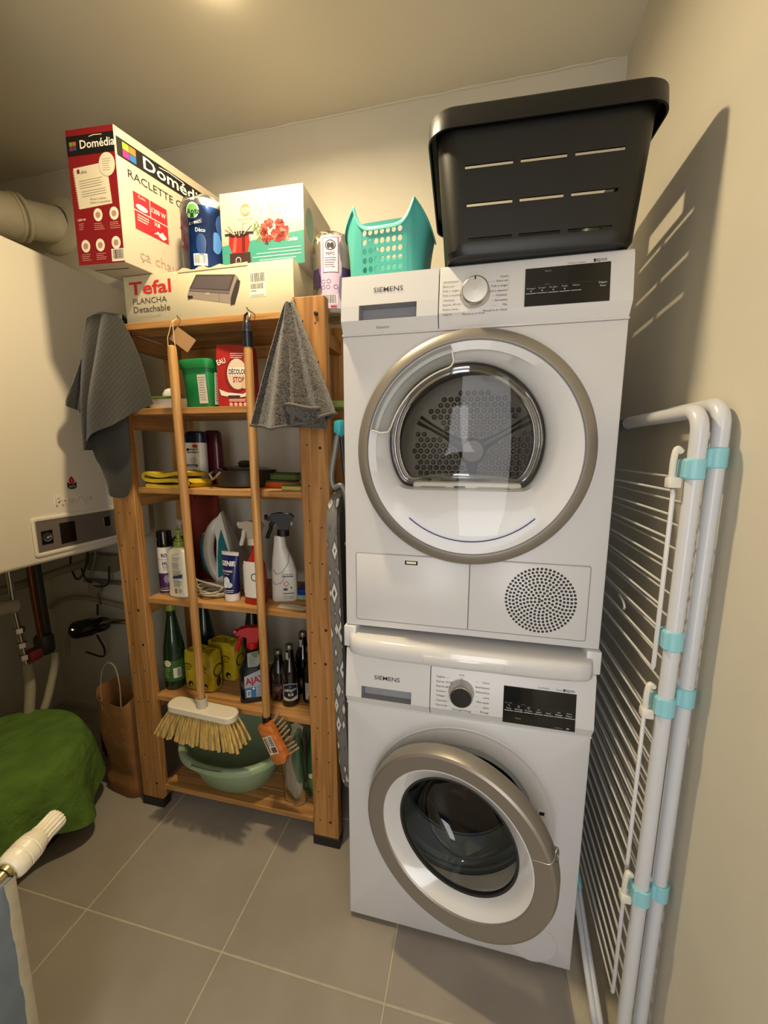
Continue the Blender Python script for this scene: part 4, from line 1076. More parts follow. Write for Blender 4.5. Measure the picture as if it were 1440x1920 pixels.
# ---- scrub brush
sb = thing('scrub_brush', 'long-handled scrubbing brush with orange wooden block and stiff bristles hanging before the shelves', 'brush', (-.33, .145, .36))
st, se = Vector((-.3335, .150, 1.705)), Vector((-.3215, .138, .470)); ax = (se-st).normalized()
m = MB(); m.tube([st+ax*.05, st+ax*.06, st+ax*.5, st+ax*1.0, se], [.0115, .0125, .0128, .0128, .012], 20); m.build('handle', OAK, sb)
m = MB(); m.tube([st+ax*.070, st+ax*.066, st+ax*.03, st+ax*.028, st+ax*.02, st+ax*.004, st], [.0135, .0145, .0135, .0148, .0120, .0105, .008], 20); m.build('end_cap', mat('cap_navy', '#12162a', .3), sb)
m = MB(); m.tube([st+Vector((-.007, 0, .0)), st+Vector((-.007, .004, .018)), st+Vector((0, .008, .026)), st+Vector((.007, .004, .018)), st+Vector((.007, 0, 0))], .0035, 8); m.build('hang_eye', MATS['cap_navy'], sb)
MB().tube([(-.3335, .197, 1.738), (-.3335, .160, 1.739), (-.3335, .152, 1.744)], .0015, 6).build('hook', MATS['hook_metal'], rack)
MB().lathe([(.0145, -.012), (.0155, .0), (.0155, .026), (.013, .028)], tuple(se-ax*.012), tuple(ax), 24).build('socket', M_BLACKG, sb)
Lx = Vector((.50, -.10, -.86)).normalized(); Nz = Vector((-.22, -.95, .0)); Nz = (Nz-Lx*Nz.dot(Lx)).normalized(); Wy = Nz.cross(Lx)
Mb = Matrix(((Lx.x, Wy.x, Nz.x, -.292), (Lx.y, Wy.y, Nz.y, .122), (Lx.z, Wy.z, Nz.z, .414), (0, 0, 0, 1)))
q = [(-.068, -.024), (-.062, -.03), (.05, -.034), (.066, -.02), (.066, .02), (.05, .034), (-.062, .03), (-.068, .024)]
m = MB().rings([[(x, y*.8, .012) for x, y in q], [(x, y, .008) for x, y in q], [(x, y, -.009) for x, y in q], [(x*.98, y*.95, -.012) for x, y in q]], True, True, True).xf(Mb)
bl = m.build('block', wood('block_wood', '#a4551c', '#c8773a', 0, .4, 12), sb)
Nn = Mb.to_3x3()
D = Decal(Mb @ Vector((-.030, -.022, .0125)), Nn @ Vector((1, 0, 0)), Nn @ Vector((0, 1, 0)))
D.rect(0, 0, .060, .042, '#d9cfbb', 0); D.bars(.004, .022, .034, .038, seed=31); D.rect(.038, .016, .056, .038, '#5c4a3c', 1); D.lines(.004, .016, .034, 2, .005, '#5a4f44', .0018); D.text('SCRUB', .004, .003, .010, '#3a332c', 1, bold=.015) if False else D.lines(.004, .004, .056, 1, .004, '#3a332c', .005)
D.build('label_sticker', bl)
m = MB(); rr5 = random.Random(4)
for i in range(9):
    for j in range(5):
        b = Vector((-.056+i*.014, -.022+j*.011, -.011)); e2 = Vector((b.x*1.15+rr5.uniform(-.006, .006), b.y*1.25+rr5.uniform(-.006, .006), -.048+rr5.uniform(-.006, .006)))
        m.tube([b, b.lerp(e2, .5), e2], [.0026, .0034, .0042], 5)
m.xf(Mb); stuff(m.build('bristles', mat('bristle_brown', '#8f7a5c', .8, noise=.5, nscale=150), sb))
# ================================================================== SHELF 5 (z 1.480)
z = SHELF[4]
t = thing('plastic_tub', 'green plastic tub with wide lid and white label on the second shelf down', 'tub', (-.570, .275, z), radians(-4), world=False)
M_GRN = mat('tub_green', '#1b8443', .4)
tb_ = MB().loft([(0, 0, 0, .048, .044, 5), (.004, 0, 0, .050, .046, 5), (.10, 0, 0, .055, .051, 5), (.125, 0, 0, .058, .054, 5)], 48).build('body', M_GRN, t)
MB().loft([(.122, 0, 0, .061, .057, 5), (.130, 0, 0, .063, .059, 5), (.143, 0, 0, .065, .061, 5), (.149, 0, 0, .064, .060, 5), (.151, 0, 0, .060, .056, 5)], 48).build('lid', M_GRN, t)
D = Decal((.056, -.030, .012), (.02, 1, 0), (.05, 0, 1)); D.rect(0, 0, .055, .10, '#d8d2c0', 0); D.lines(.004, .09, .05, 12, .007, '#8a8474', .0018); D.build('label', tb_)
D = Decal((.004, -.0505, .014), (1, 0, 0), (0, -.07, 1)); D.rect(.012, 0, .045, .088, '#cfcab8', 0); D.lines(.016, .078, .042, 10, .0075, '#8a8474', .0016); D.build('side_label', tb_)
# ---- colour catcher carton
t = thing('laundry_wipes_box', 'red laundry sheets carton with slanted top beside the green tub', 'box', (-.440, .262, z), radians(10), world=False)
w2, d2, h2 = .052, .036, .188
poly = [(-w2, 0), (w2, 0), (w2, h2-.03), (w2-.018, h2), (-w2+.018, h2), (-w2, h2-.03)]
m = MB().prism([(-d2, 0), (d2, 0), (d2, h2-.035), (d2-.010, h2), (-d2+.006, h2), (-d2, h2-.035)], (-w2, 0, 0), (0, 1, 0), (0, 0, 1), (2*w2, 0, 0))
cbx = m.build('carton', mat('card_red2', '#9c1a15', .4), t)
D = Decal((-w2, -d2-.0004, 0), (1, 0, 0), (0, 0, 1))
D.disc(.060, .098, .036, '#7a141c', 0, rv=.052); D.disc(.064, .100, .032, '#d8c2a8', 1, rv=.046); D.rect(.036, .096, .096, .120, '#e6dccb', 2)
D.text('DÉCOLOR', .038, .100, .021, '#1b1a38', 3, w=.056, bold=.025); D.text('STOP', .050, .076, .022, '#a32014', 3, w=.036, bold=.02)
D.poly([(.004, .055), (.03, .045), (.08, .04), (.10, .052), (.10, .035), (.06, .028), (.01, .036)], '#e2d8c6', 1); D.disc(.085, .066, .010, '#d8b48c', 2)
D.rect(.032, .028, .070, .036, '#3a2c20', 2); D.lines(.034, .023, .09, 2, .005, '#e8d4c4', .002, l=2)
for i in range(4): D.disc(.040+i*.015, .009, .0055, '#dcb0a0', 2)
D.text('EAU', .004, .126, .022, '#e8dcd0', 2, w=.028, rot=radians(18), bold=.02)
D.lines(.045, .16, .09, 3, .006, '#e6c0b0', .002); D.build('printed_design', cbx)
# ---- low white container half hidden by the cloth
t = thing('food_box', 'low white plastic box with a green rim lid behind the waffle cloth', 'container', (-.690, .285, z), 0, world=False)
MB().loft([(0, 0, 0, .075, .055, 6), (.032, 0, 0, .080, .060, 6)], 40).build('body', mat('tub_white', '#ddd6c4', .4), t)
MB().loft([(.0325, 0, 0, .083, .063, 6), (.038, 0, 0, .083, .063, 6), (.041, 0, 0, .078, .058, 6)], 40).build('lid', mat('lid_green', '#5c6e34', .45), t)
t = MB().loft([(1.521, -.700, .27, .028, .02, 3), (1.532, -.698, .27, .030, .022, 3), (1.546, -.696, .268, .022, .016, 3), (1.550, -.695, .268, .012, .01, 3)], 24).build('folded_wipe', mat('wipe_white', '#e4dfd2', .8), loc=(-.70, .27, 1.521))
tag(t, 'crumpled white wipe lying on the low white box', 'cloth')
# ---- flat green thing at the shelf's right end
t = MB().rbox(-.178, -.100, .30, .42, 0, .022, .006, 2).xf(Matrix.Translation((0, 0, z))).build('scouring_cloth', mat('cloth_green', '#8ca25a', .9, bump=.4, bscale=120), loc=(-.14, .36, z))
tag(t, 'folded light green cloth at the right end of the second shelf', 'cloth')

# ================================================================== SHELF 4 (z 1.222)
z = SHELF[3]
t = thing('shampoo_bottle', 'white shampoo bottle with dark blue cap and printed label', 'bottle', (-.672, .335, z), radians(12), world=False)
sh_ = MB().loft([(0, 0, 0, .034, .021, 3), (.004, 0, 0, .037, .024, 3), (.06, 0, 0, .038, .025, 3), (.11, .001, 0, .037, .024, 3), (.150, .002, 0, .036, .024, 3)], 40).build('body', mat('bottle_white', '#ddd8cc', .3), t)
MB().loft([(.150, .002, 0, .0362, .0242, 3), (.176, .003, 0, .037, .025, 3), (.186, .004, 0, .034, .023, 3), (.190, .005, 0, .026, .018, 3)], 40).build('cap', mat('cap_blue', '#10152c', .25), t)
D = Decal((-.034, -.0262, .0), (1, 0, 0), (0, 0, 1))
D.disc(.044, .138, .010, '#b8242c', 0, rv=.006); D.disc(.018, .126, .005, '#1a2030', 0); D.text('head &', .024, .124, .010, '#1e2a44', 1, w=.03, bold=.015); D.text('shoulders', .014, .114, .010, '#1e2a44', 1, w=.042, bold=.015)
D.rect(.010, .066, .050, .074, '#3c4664', 0); D.lines(.014, .068, .046, 1, .004, '#d8d4c8', .002); D.disc(.036, .088, .010, '#b5b8b0', 0, rv=.012); D.disc(.036, .05, .008, '#8a8c8c', 0, rv=.006); D.disc(.018, .036, .006, '#b59a4a', 0, rv=.007); D.lines(.014, .024, .05, 2, .005, '#9a9a94', .0014)
D.build('label', sh_)
t = thing('conditioner_bottle', 'dark red bottle standing behind the white shampoo', 'bottle', (-.647, .40, z), 0, world=False)
MB().loft([(0, 0, 0, .034, .022, 3), (.06, 0, 0, .037, .024, 3), (.15, 0, 0, .034, .022, 3)], 32).build('body', mat('bottle_wine', '#4a0f18', .25), t)
MB().loft([(.150, 0, 0, .0335, .0215, 3), (.188, 0, 0, .030, .019, 3), (.196, 0, 0, .022, .014, 3)], 32).build('cap', mat('cap_wine', '#3a0c14', .3), t)
# ---- dark casserole
t = thing('casserole_dish', 'round dark grey casserole dish with loop handle and glass lid', 'pan', (-.470, .325, z), radians(-12), world=False)
M_PAN = mat('pan_grey', '#34312c', .4, metal=.3)
MB().lathe([(.0005, .001), (.085, .001), (.094, .006), (.100, .05), (.103, .058), (.099, .058), (.091, .010), (.0005, .006)], n=56).build('pot', M_PAN, t)
for s_ in (-1, 1):
    m = MB(); m.tube([(s_*.0 - .065*1-.0, -.080, .052) if s_ < 0 else (.065, .080, .052), (s_*.045, s_*.115, .046), (s_*.020, s_*.122, .040) if False else (s_*.03, s_*.118, .030), (s_*.012, s_*.118, .040), (s_*.010, s_*.103, .052)], .004, 8)
    m.build('loop_handle', mat('handle_chrome', '#b5b0a6', .3, metal=.9), t)
MB().lathe([(.0005, .074), (.03, .073), (.07, .066), (.098, .059), (.100, .056)], n=48).build('lid', glass('lid_glass', '#8f8a80', 1.2), t)
MB().lathe([(.022, .073), (.026, .080), (.018, .088), (.0005, .090)], n=24).build('lid_knob', M_PAN, t)
# ---- sponges
for (x, y, z0, sx, sy, h, col, top, lab) in ((-.335, .325, 0, .052, .034, .019, '#cf5a1e', '#3e5430', 'orange sponge with dark green scouring side beside the casserole'), (-.325, .345, .0195+.005, .055, .034, .018, '#56692e', '#394a26', 'olive green sponge lying on the orange sponge'), (-.243, .236, 0, .035, .025, .014, '#b2a052', '#44562e', 'yellowish sponge at the front edge beside the right post')):
    t = thing('sponge', lab, 'sponge', (x, y, z+z0), radians(-6), world=False)
    MB().rbox(-sx, sx, -sy, sy, 0, h, .003, 2).build('foam', mat('foam'+col, col, .95, bump=.6, bscale=200), t)
    MB().rbox(-sx, sx, -sy, sy, h, h+.005, .0015, 1).build('scouring_pad', mat('pad'+top, top, .95, bump=.5, bscale=300), t)
# ---- yellow cloth folded
t = thing('duster_cloth', 'bright yellow cloth folded at the left end of the third shelf', 'cloth', (-.690, .255, z), radians(-3), world=False)
M_YEL = mat('duster_yellow', '#c2a316', .9, noise=.08, nscale=30, bump=.5, bscale=90)
m = MB(); path = []
for k in range(40):
    u = k/39
    if u < .3: p = (-.085+.17*(u/.3), .004)
    elif u < .36: a = -pi/2+pi*(u-.3)/.06; p = (.085+.010*cos(a), .014+.010*sin(a))
    elif u < .62: p = (.085-.17*(u-.36)/.26, .024+.003*sin(u*30))
    elif u < .68: a = -pi/2-pi*(u-.62)/.06; p = (-.085+.010*cos(a)*1, .034+.010*sin(a))
    else: p = (-.085+.165*(u-.68)/.32, .044+.004*sin(u*22))
    path.append(p)
m.rings([[(x+.006*sin(y*60), y, zz+.002*sin(x*40+y*30)) for (x, zz) in path] for y in (-.055, -.03, 0, .03, .055)], False)
m.build('cloth', M_YEL, t, solid=.012, subd=1)

# ================================================================== SHELF 3 (z 0.832)
z = SHELF[2]
def cylD(t, r, a0=0., O=(0, 0, 0)): return Decal((0, 0, 0), (1, 0, 0), (0, 0, 1), lambda u, v, h: (O[0]+(r+h)*sin(u/r+a0), O[1]-(r+h)*cos(u/r+a0), O[2]+v))
t = thing('aerosol_can', 'white and purple aerosol can with black cap behind the left post', 'spray can', (-.815, .292, z), 0, world=False)
t.location = (-.772, .262, z)
cn = MB().lathe([(.022, 0), (.0255, .003), (.0255, .165), (.022, .176)], n=40, cap0=True).build('can', mat('can_white', '#d6d0c6', .35), t)
MB().lathe([(.0235, .172), (.0245, .178), (.0245, .225), (.022, .230), (.0005, .231)], n=40).build('cap', M_BLACKG, t)
D = cylD(t, .0257, radians(38)); D.rect(-.045, .004, .045, .078, '#40204a', 0); D.rect(-.045, .013, .045, .016, '#d8d0d4', 1); D.rect(-.045, .022, .045, .024, '#a898ac', 1); D.disc(.004, .056, .013, '#8a7894', 1, rv=.016); D.disc(.01, .056, .007, '#d8cfd6', 2, rv=.01)
D.text('ROMA', -.012, .138, .017, '#1c1a1a', 1, w=.034, bold=.02) if False else D.text('RO', -.012, .138, .017, '#1c1a1a', 1, w=.018, bold=.03)
D.text('HU', -.010, .108, .019, '#1c1a1a', 1, w=.019, bold=.03); D.text('SERIE', -.010, .098, .009, '#3a3432', 1); D.text('777', -.008, .088, .009, '#3a3432', 1); D.rect(-.03, .128, .02, .1295, '#8a7a70', 0)
D.build('label', cn)
# lotion pump bottle
t = thing('lotion_bottle', 'cream pump bottle with green pump at the front of the shelf', 'bottle', (-.700, .250, z), radians(-4), world=False)
lo = MB().loft([(0, 0, 0, .040, .028, 3), (.004, 0, 0, .044, .031, 3), (.03, 0, 0, .042, .030, 3), (.08, 0, 0, .043, .030, 3), (.135, 0, 0, .045, .031, 2.8), (.155, 0, 0, .043, .030, 2.6), (.170, 0, 0, .034, .026, 2.4), (.178, 0, 0, .018, .018, 2)], 48).build('body', mat('lotion_cream', '#e2dac2', .35), t)
M_OL = mat('pump_green', '#7c8a34', .35)
pu = MB().lathe([(.018, .176), (.0185, .178), (.0185, .198), (.014, .200), (.013, .206), (.008, .208), (.007, .228)], n=32, cap1=True).build('pump_collar', M_OL, t)
MB().loft([(.226, -.003, 0, .016, .011, 2), (.231, -.001, 0, .018, .012, 2), (.238, 0, 0, .014, .010, 2), (.241, .001, 0, .006, .005, 2)], 28).build('pump_head', M_OL, t)
MB().tube([(.006, 0, .234), (.024, -.002, .2365), (.040, -.004, .234), (.046, -.004, .230)], [.007, .0055, .0045, .0035], 12).build('pump_nozzle', M_OL, t)
D = Decal((-.044, -.0325, 0), (1, 0, 0), (0, 0, 1)); LG2 = '#8b8578'
D.line([(.036, .148), (.042, .154), (.072, .160)], .0012, LG2); D.lines(.040, .146, .074, 4, .0042, LG2, .0012); D.lines(.038, .126, .076, 6, .0042, LG2, .0016, seed=4); D.lines(.038, .098, .076, 5, .0042, LG2, .0016, seed=6)
D.poly([(.038, .068), (.078, .074), (.078, .088), (.038, .078)], '#343a5e', 0); D.lines(.038, .062, .078, 6, .0042, LG2, .0016, seed=8); D.bars(.042, .016, .052, .034, seed=5); D.lines(.058, .032, .074, 4, .0042, LG2, .0016, seed=1)
D.build('back_label', lo)
# dark bottle with clear pump
t = thing('soap_bottle', 'dark bottle with clear pump standing behind the lotion', 'bottle', (-.815, .395, z), 0, world=False)
MB().loft([(0, 0, 0, .04, .03, 3), (.15, 0, 0, .042, .031, 3), (.175, 0, 0, .03, .024, 2.4), (.182, 0, 0, .016, .016, 2)], 36).build('body', mat('bottle_black', '#0c0a0a', .2), t)
MB().lathe([(.016, .180), (.016, .2), (.007, .202), (.007, .222), (.014, .224), (.016, .240), (.008, .246), (.0005, .247)], n=24).build('pump', mat('pump_clear', '#b8ae9e', .25), t)
# dark red shopping bag at the back left
t = thing('red_bag', 'dark red fabric bag standing at the back of the shelf', 'bag', (-.735, .440, z), 0, world=False)
m = MB(); rs = []
for (h, sx, sy) in ((0, .060, .022), (.01, .066, .024), (.15, .068, .022), (.28, .066, .014), (.335, .064, .008)):
    rs.append([(sx*math.copysign(abs(cos(a))**.4, cos(a)), sy*math.copysign(abs(sin(a))**.5, sin(a))*(1+.15*sin(a*5+h*20)), h) for a in [2*pi*i/48 for i in range(48)]])
m.rings(rs, True, True, True); m.build('bag_body', mat('bag_red', '#6a1c10', .8, noise=.1, nscale=20, bump=.3, bscale=60), t)
m = MB(); m.tube(bez([(-.03, -.016, .32), (-.03, -.020, .345), (0, -.021, .352), (.03, -.020, .345), (.03, -.016, .32)], 20), .003, 6); m.build('bag_handle', MATS['bag_red'], t)
# ---- steam iron standing on its heel
t = thing('steam_iron', 'white and teal steam iron standing on its heel', 'iron', (-.622, .375, z), radians(6), world=False)
M_IW = mat('iron_white', '#d4cfc4', .35); M_IT = mat('iron_teal', '#1d6d78', .3)
tip = (.010, .292)
sole = [(.016, .290), (.105, .030), (.112, .010), (.100, .004), (.094, .022), (.008, .282)]
m = MB().prism(sole, (0, -.052, 0), (1, 0, 0), (0, 0, 1), (0, .104, 0))
for v in m.v:
    k = max(.05, min(1, (.300-v.z)/.20)); v.y *= k
m.build('soleplate', mat('sole_steel', '#b9b6b0', .3, metal=.7), t)
body = [(.008, .286), (.094, .024), (.088, .004), (-.004, .004), (.000, .05), (.004, .12), (.000, .18), (-.010, .215), (-.016, .245)]
m = MB().prism(body, (0, -.046, 0), (1, 0, 0), (0, 0, 1), (0, .092, 0))
for v in m.v:
    k = max(.06, min(1, (.300-v.z)/.19)); v.y *= k
m.build('body_shell', M_IW, t, ang=30)
tank = [(.014, .222), (.066, .075), (.070, .022), (.048, .022), (.044, .06), (.036, .06), (.010, .045), (.010, .12), (.008, .18)]
m = MB().prism(tank, (0, -.050, 0), (1, 0, 0), (0, 0, 1), (0, .100, 0))
for v in m.v:
    k = max(.06, min(1, (.300-v.z)/.19)); v.y *= k
m.build('water_tank', M_IT, t, ang=30)
m = MB(); m.tube(bez([(.000, 0, .262), (-.022, 0, .235), (-.044, 0, .19), (-.052, 0, .13), (-.040, 0, .07), (-.012, 0, .025), (.030, 0, .012), (.066, 0, .012)], 42), [.010+.010*min(1, i/8) for i in range(43)][:43], 14); hdl = m
m.build('handle', M_IW, t)
m = MB(); m.tube(bez([(-.058, 0, .20), (-.070, 0, .15), (-.064, 0, .08), (-.045, 0, .045)], 20), .013, 12); m.build('handle_grip', M_IT, t)
m = MB()
for k in range(3): m.rbox(-.062-.003*k, -.040, -.010, .010, .150+.022*k, .160+.022*k, .003, 2)
m.build('steam_button', M_IW, t)
MB().rbox(-.028, .105, -.04, .04, 0, .010, .004, 2).build('heel', M_IW, t)
# iron cord coiled
cord = []
for i in range(150):
    a = i*.24; k = i/150
    cord.append((-.590+(.048+.012*sin(i*.11))*cos(a)*1.15, .268+(.034+.008*cos(i*.13))*sin(a), z+.006+.0055*(i//26)+.003*sin(a*1.3)+.034*max(0, sin(a*.5))*(.15+.85*(i > 118))))
m = MB(); m.tube(cord, .0031, 7)
def cordmat():
    m = bpy.data.materials.new('cord_braid'); m.use_nodes = True; nt = m.node_tree; b = nt.nodes['Principled BSDF']; b.inputs['Roughness'].default_value = .9
    tc = nt.nodes.new('ShaderNodeTexCoord'); v = nt.nodes.new('ShaderNodeTexWave'); v.inputs['Scale'].default_value = 90; v.bands_direction = 'DIAGONAL'; v.inputs['Distortion'].default_value = 1
    nt.links.new(tc.outputs['Object'], v.inputs['Vector']); r = nt.nodes.new('ShaderNodeValToRGB'); r.color_ramp.elements[0].position = .35; r.color_ramp.elements[1].position = .5
    r.color_ramp.elements[0].color = (*lin('#5c5242'), 1); r.color_ramp.elements[1].color = (*lin('#d8cfb8'), 1); nt.links.new(v.outputs['Color'], r.inputs[0]); nt.links.new(r.outputs[0], b.inputs['Base Color']); return m
o = m.build('iron_cord', cordmat(), loc=(-.575, .278, z)); tag(o, 'coiled cream braided flex lying in front of the iron', 'cord')
# ---- tube
t = thing('detergent_tube', 'dark blue squeeze tube standing on its white cap', 'tube', (-.497, .248, z), radians(-6), world=False)
tu = MB().loft([(.028, 0, 0, .026, .022, 2), (.06, 0, 0, .029, .0235, 2), (.12, 0, 0, .032, .018, 2), (.160, 0, 0, .0345, .006, 2.6)], 40).build('tube_body', mat('tube_navy', '#141c54', .28), t)
MB().loft([(.160, 0, 0, .0347, .0055, 2.6), (.164, 0, 0, .0352, .0035, 4), (.172, 0, 0, .0352, .003, 4)], 40).build('crimp', mat('tube_white', '#dcd8d0', .35), t)
MB().loft([(0, 0, 0, .024, .022, 2), (.002, 0, 0, .026, .0235, 2), (.027, 0, 0, .0265, .0240, 2)], 40).build('cap', MATS['tube_white'], t)
def tubefn(u, v, h):
    zz = v; k = min(1, max(0, (zz-.028)/.132)); ry = .0225-.0155*k*k; rx = .026+.0085*k
    q = min(.98, abs(u/rx)); return (u, -(ry+.0006)*sqrt(1-q*q)-h-.0010, zz)
D = Decal((0, 0, 0), (1, 0, 0), (0, 0, 1), tubefn)
D.text('GENIE', -.030, .126, .022, '#ece6da', 1, w=.056, bold=.035); D.rect(-.020, .118, .024, .1225, '#c23a34', 0); D.text('GEL EXPRESS', -.024, .104, .009, '#e4e0d8', 1, w=.042, bold=.02); D.text('à la main', -.018, .096, .006, '#e4e0d8', 1, w=.026)
D.disc(-.004, .072, .013, '#d8dcd8', 0, rv=.016); D.disc(.006, .060, .012, '#b8c8d8', 1, rv=.010); D.disc(-.008, .058, .008, '#e8e8e0', 2, rv=.010); D.lines(-.020, .040, .022, 2, .006, '#c8c8d0', .0024)
D.build('label', tu)
# ---- red and white trigger spray
def trigger(t, zb, col, flip=1, lever=None, s=1.0, name='trigger_head'):
    m = MB(); m.lathe([(.016*s, 0), (.016*s, .018*s)], (0, 0, zb), n=24, cap0=True, cap1=True)
    poly = [(-.012, .016), (.014, .016), (.018, .03), (.026, .044), (.030, .052), (.022, .060), (-.010, .064), (-.030, .060), (-.040, .052), (-.041, .044), (-.024, .042), (-.014, .034)]
    m.prism([(p[0]*flip*s, p[1]*s) for p in poly], (0, -.011*s, zb), (1, 0, 0), (0, 0, 1), (0, .022*s, 0))
    h = m.build(name, col, t, ang=50)
    m = MB(); m.tube(bez([(-.018*flip*s, 0, zb+.042*s), (-.030*flip*s, 0, zb+.034*s), (-.033*flip*s, 0, zb+.02*s), (-.040*flip*s, 0, zb+.002*s), (-.042*flip*s, 0, zb-.006*s)], 14), [.0055*s]*15, 10); m.build('trigger', lever or col, h)
    MB().lathe([(.007*s, 0), (.007*s, .007*s), (.003*s, .008*s), (.0005, .006*s)], (-.040*flip*s, 0, zb+.052*s), (-flip, 0, 0), 16, cap0=True).build('nozzle', lever or col, h)
    return h
t = thing('trigger_spray', 'red and white spray bottle with clear trigger behind the brush handle', 'spray bottle', (-.405, .247, z), radians(-8), world=False)
M_R = mat('spray_red', '#a81816', .3)
b1 = MB().loft([(0, 0, 0, .033, .024, 3), (.004, 0, 0, .036, .027, 3), (.05, 0, 0, .039, .029, 2.6), (.10, 0, 0, .040, .029, 2.4), (.135, .003, 0, .034, .026, 2.2), (.155, .006, 0, .024, .020, 2), (.175, .008, 0, .016, .015, 2), (.205, .008, 0, .0145, .0145, 2)], 48).build('body', M_R, t)
D = Decal((0, 0, 0), (1, 0, 0), (0, 0, 1), lambda u, v, h: (u, -(.0285*sqrt(max(.02, 1-(abs(u)/.042)**2.6)))-h-.0012, v))
q = [(-.034, .05), (-.036, .09), (-.030, .125), (-.012, .148), (.012, .150), (.03, .14), (.036, .10), (.034, .04), (.02, .022), (.0, .026), (-.02, .034)]
nq = 10
for i in range(nq):
    v0, v1 = .026+(.124)*i/nq, .026+(.124)*(i+1)/nq; f = lambda v: .036*sqrt(max(.05, 1-((v-.088)/.075)**2))
    D.rect(-f((v0+v1)/2), v0, f((v0+v1)/2), v1, '#dcd8d0', 0)
D.rect(-.031, .05, -.026, .12, '#b0aca6', 1); D.ring(.020, .098, .012, .003, '#1c2a44', 1, a0=1.2, a1=5.0); D.build('label', b1)
trigger(t, .203, mat('trig_clear', '#b9ab9a', .25), 1, mat('trig_pale', '#d6cfc4', .2), s=1.25)
# ---- white spray with black trigger
t = thing('bathroom_spray', 'white spray bottle with black trigger and clear lever', 'spray bottle', (-.322, .297, z), radians(20), world=False)
b2 = MB().loft([(0, 0, 0, .040, .026, 4), (.004, 0, 0, .043, .028, 4), (.10, 0, 0, .043, .028, 3.4), (.14, -.004, 0, .037, .025, 3), (.19, -.012, 0, .022, .019, 2.6), (.228, -.012, 0, .018, .017, 2.4)], 44).build('body', mat('spray_white', '#cfcac0', .3), t)
D = Decal((0, 0, 0), (1, 0, 0), (0, 0, 1), lambda u, v, h: (u-.004, -.0283*(1 if v < .10 else 1-(v-.10)*2.6)-h, v))
D.line([(-.030, .115), (-.020, .098), (.0, .105), (.020, .135), (.022, .165)], .0022, '#7d7a70'); D.line([(-.036, .075), (-.024, .062), (-.004, .068), (.010, .09)], .0022, '#7d7a70')
D.rect(-.002, .088, .036, .091, '#2c2a28', 0); D.text('Salle de bain', -.002, .094, .009, '#3a3836', 1, w=.036); D.poly([(.012, .075), (.022, .064), (.012, .053), (.002, .064)], '#b06a5c', 0); D.poly([(.012, .071), (.018, .064), (.012, .057), (.006, .064)], '#d9d2c8', 1)
D.rect(.002, .040, .016, .048, '#2a2826', 0); D.rect(.026, .046, .031, .052, '#2a2826', 0); D.rect(.0, .028, .038, .031, '#4a4844', 0); D.ring(.008, .016, .005, .0012, '#55534e', 0); D.lines(.018, .018, .036, 2, .006, '#77746c', .002); D.build('label', b2)
trigger(t, .226, mat('trig_black', '#0b0a0a', .55), 1, MATS['trig_black'], s=1.25)
MB().loft([(.262, .030, 0, .004, .008, 3), (.285, .026, 0, .006, .009, 3), (.305, .012, 0, .010, .010, 3)], 20).build('rear_shroud', mat('shroud_clear', '#a8a296', .2), t)
# ---- flat packs and paper
t = thing('sponge_packet', 'flat blue and yellow packet lying at the right end of the shelf', 'packet', (-.245, .345, z), radians(6), world=False)
pk = MB().rbox(-.062, .055, -.04, .04, 0, .014, .003, 2).build('lower_pack', mat('pack_cyan', '#6aa8b4', .35, noise=.25, nscale=40), t)
D = Decal((-.062, -.0403, .0), (1, 0, 0), (0, 0, 1)); D.rect(.002, .001, .115, .005, '#c2b23a', 0); D.build('edge_print', pk)
pk2 = MB().rbox(-.045, .055, -.034, .04, .0142, .034, .003, 2).build('upper_pack', mat('pack_blue', '#1a2c78', .3), t)
D = Decal((-.045, -.0343, .0142), (1, 0, 0), (0, 0, 1)); D.text('X6', .045, .005, .012, '#c0303a', 1, bold=.03); D.text('EXTRA', .062, .006, .010, '#d8d0c8', 1, bold=.02); D.build('pack_print', pk2)
o = MB().prism([(-.05, -.012), (.04, -.018), (.06, 0), (.05, .016), (.03, .012), (.0, .022), (-.055, .02)], (-.262, .232, z), (1, 0, 0), (0, 1, 0), (0, 0, .0012)).build('paper_scrap', mat('paper', '#cfc4ac', .8), loc=(-.262, .232, z)); tag(o, 'torn scrap of white paper on the shelf edge by the right post', 'paper')

# ================================================================== SHELF 2 (z 0.458)
z = SHELF[1]
GRG = mat('bottle_green', '#0f2c18', .12, coat=.5); GRG2 = mat('bottle_green_dark', '#0a1c12', .15, coat=.4)
def wbottle(name, lab, x, y, zb, r, h, gm, capc, label=True, group=None):
    t = thing(name, lab, 'bottle', (x, y, zb), 0, world=False, group=group)
    b = MB().lathe([(.0005, .002), (r*.8, .001), (r, .008), (r, h*.40), (r*.93, h*.50), (r*.62, h*.72), (r*.42, h*.86), (r*.38, h*.93), (r*.40, h*.94)], n=36).build('bottle_body', gm, t)
    MB().lathe([(r*.42, h*.93), (r*.43, h*.935), (r*.43, h*.985), (r*.36, h), (.0005, h)], n=28).build('cap', mat('cap_'+capc, capc, .4), t)
    if label:
        D = cylD(t, r, radians(22)); D.rect(-r*1.2, h*.11, r*1.2, h*.36, '#2d5a20', 0); D.rect(r*.15, h*.15, r*.85, h*.27, '#cfcbb6', 1); D.bars(r*.5, h*.16, r*.8, h*.26, seed=7, l=2); D.disc(-r*.35, h*.33, r*.35, '#c8c49a', 1); D.lines(-r*.9, h*.26, -r*.1, 5, h*.025, '#8aa868', h*.008); D.build('label', b)
    return t
wbottle('water_bottle', 'tall green bottle with label and pale cap at the left of the shelf', -.775, .268, z, .038, .325, GRG, '#7d8a3c')
wbottle('water_bottle', 'unlabelled dark green bottle behind the labelled one', -.735, .395, z, .039, .322, GRG2, '#3a4a22', False)
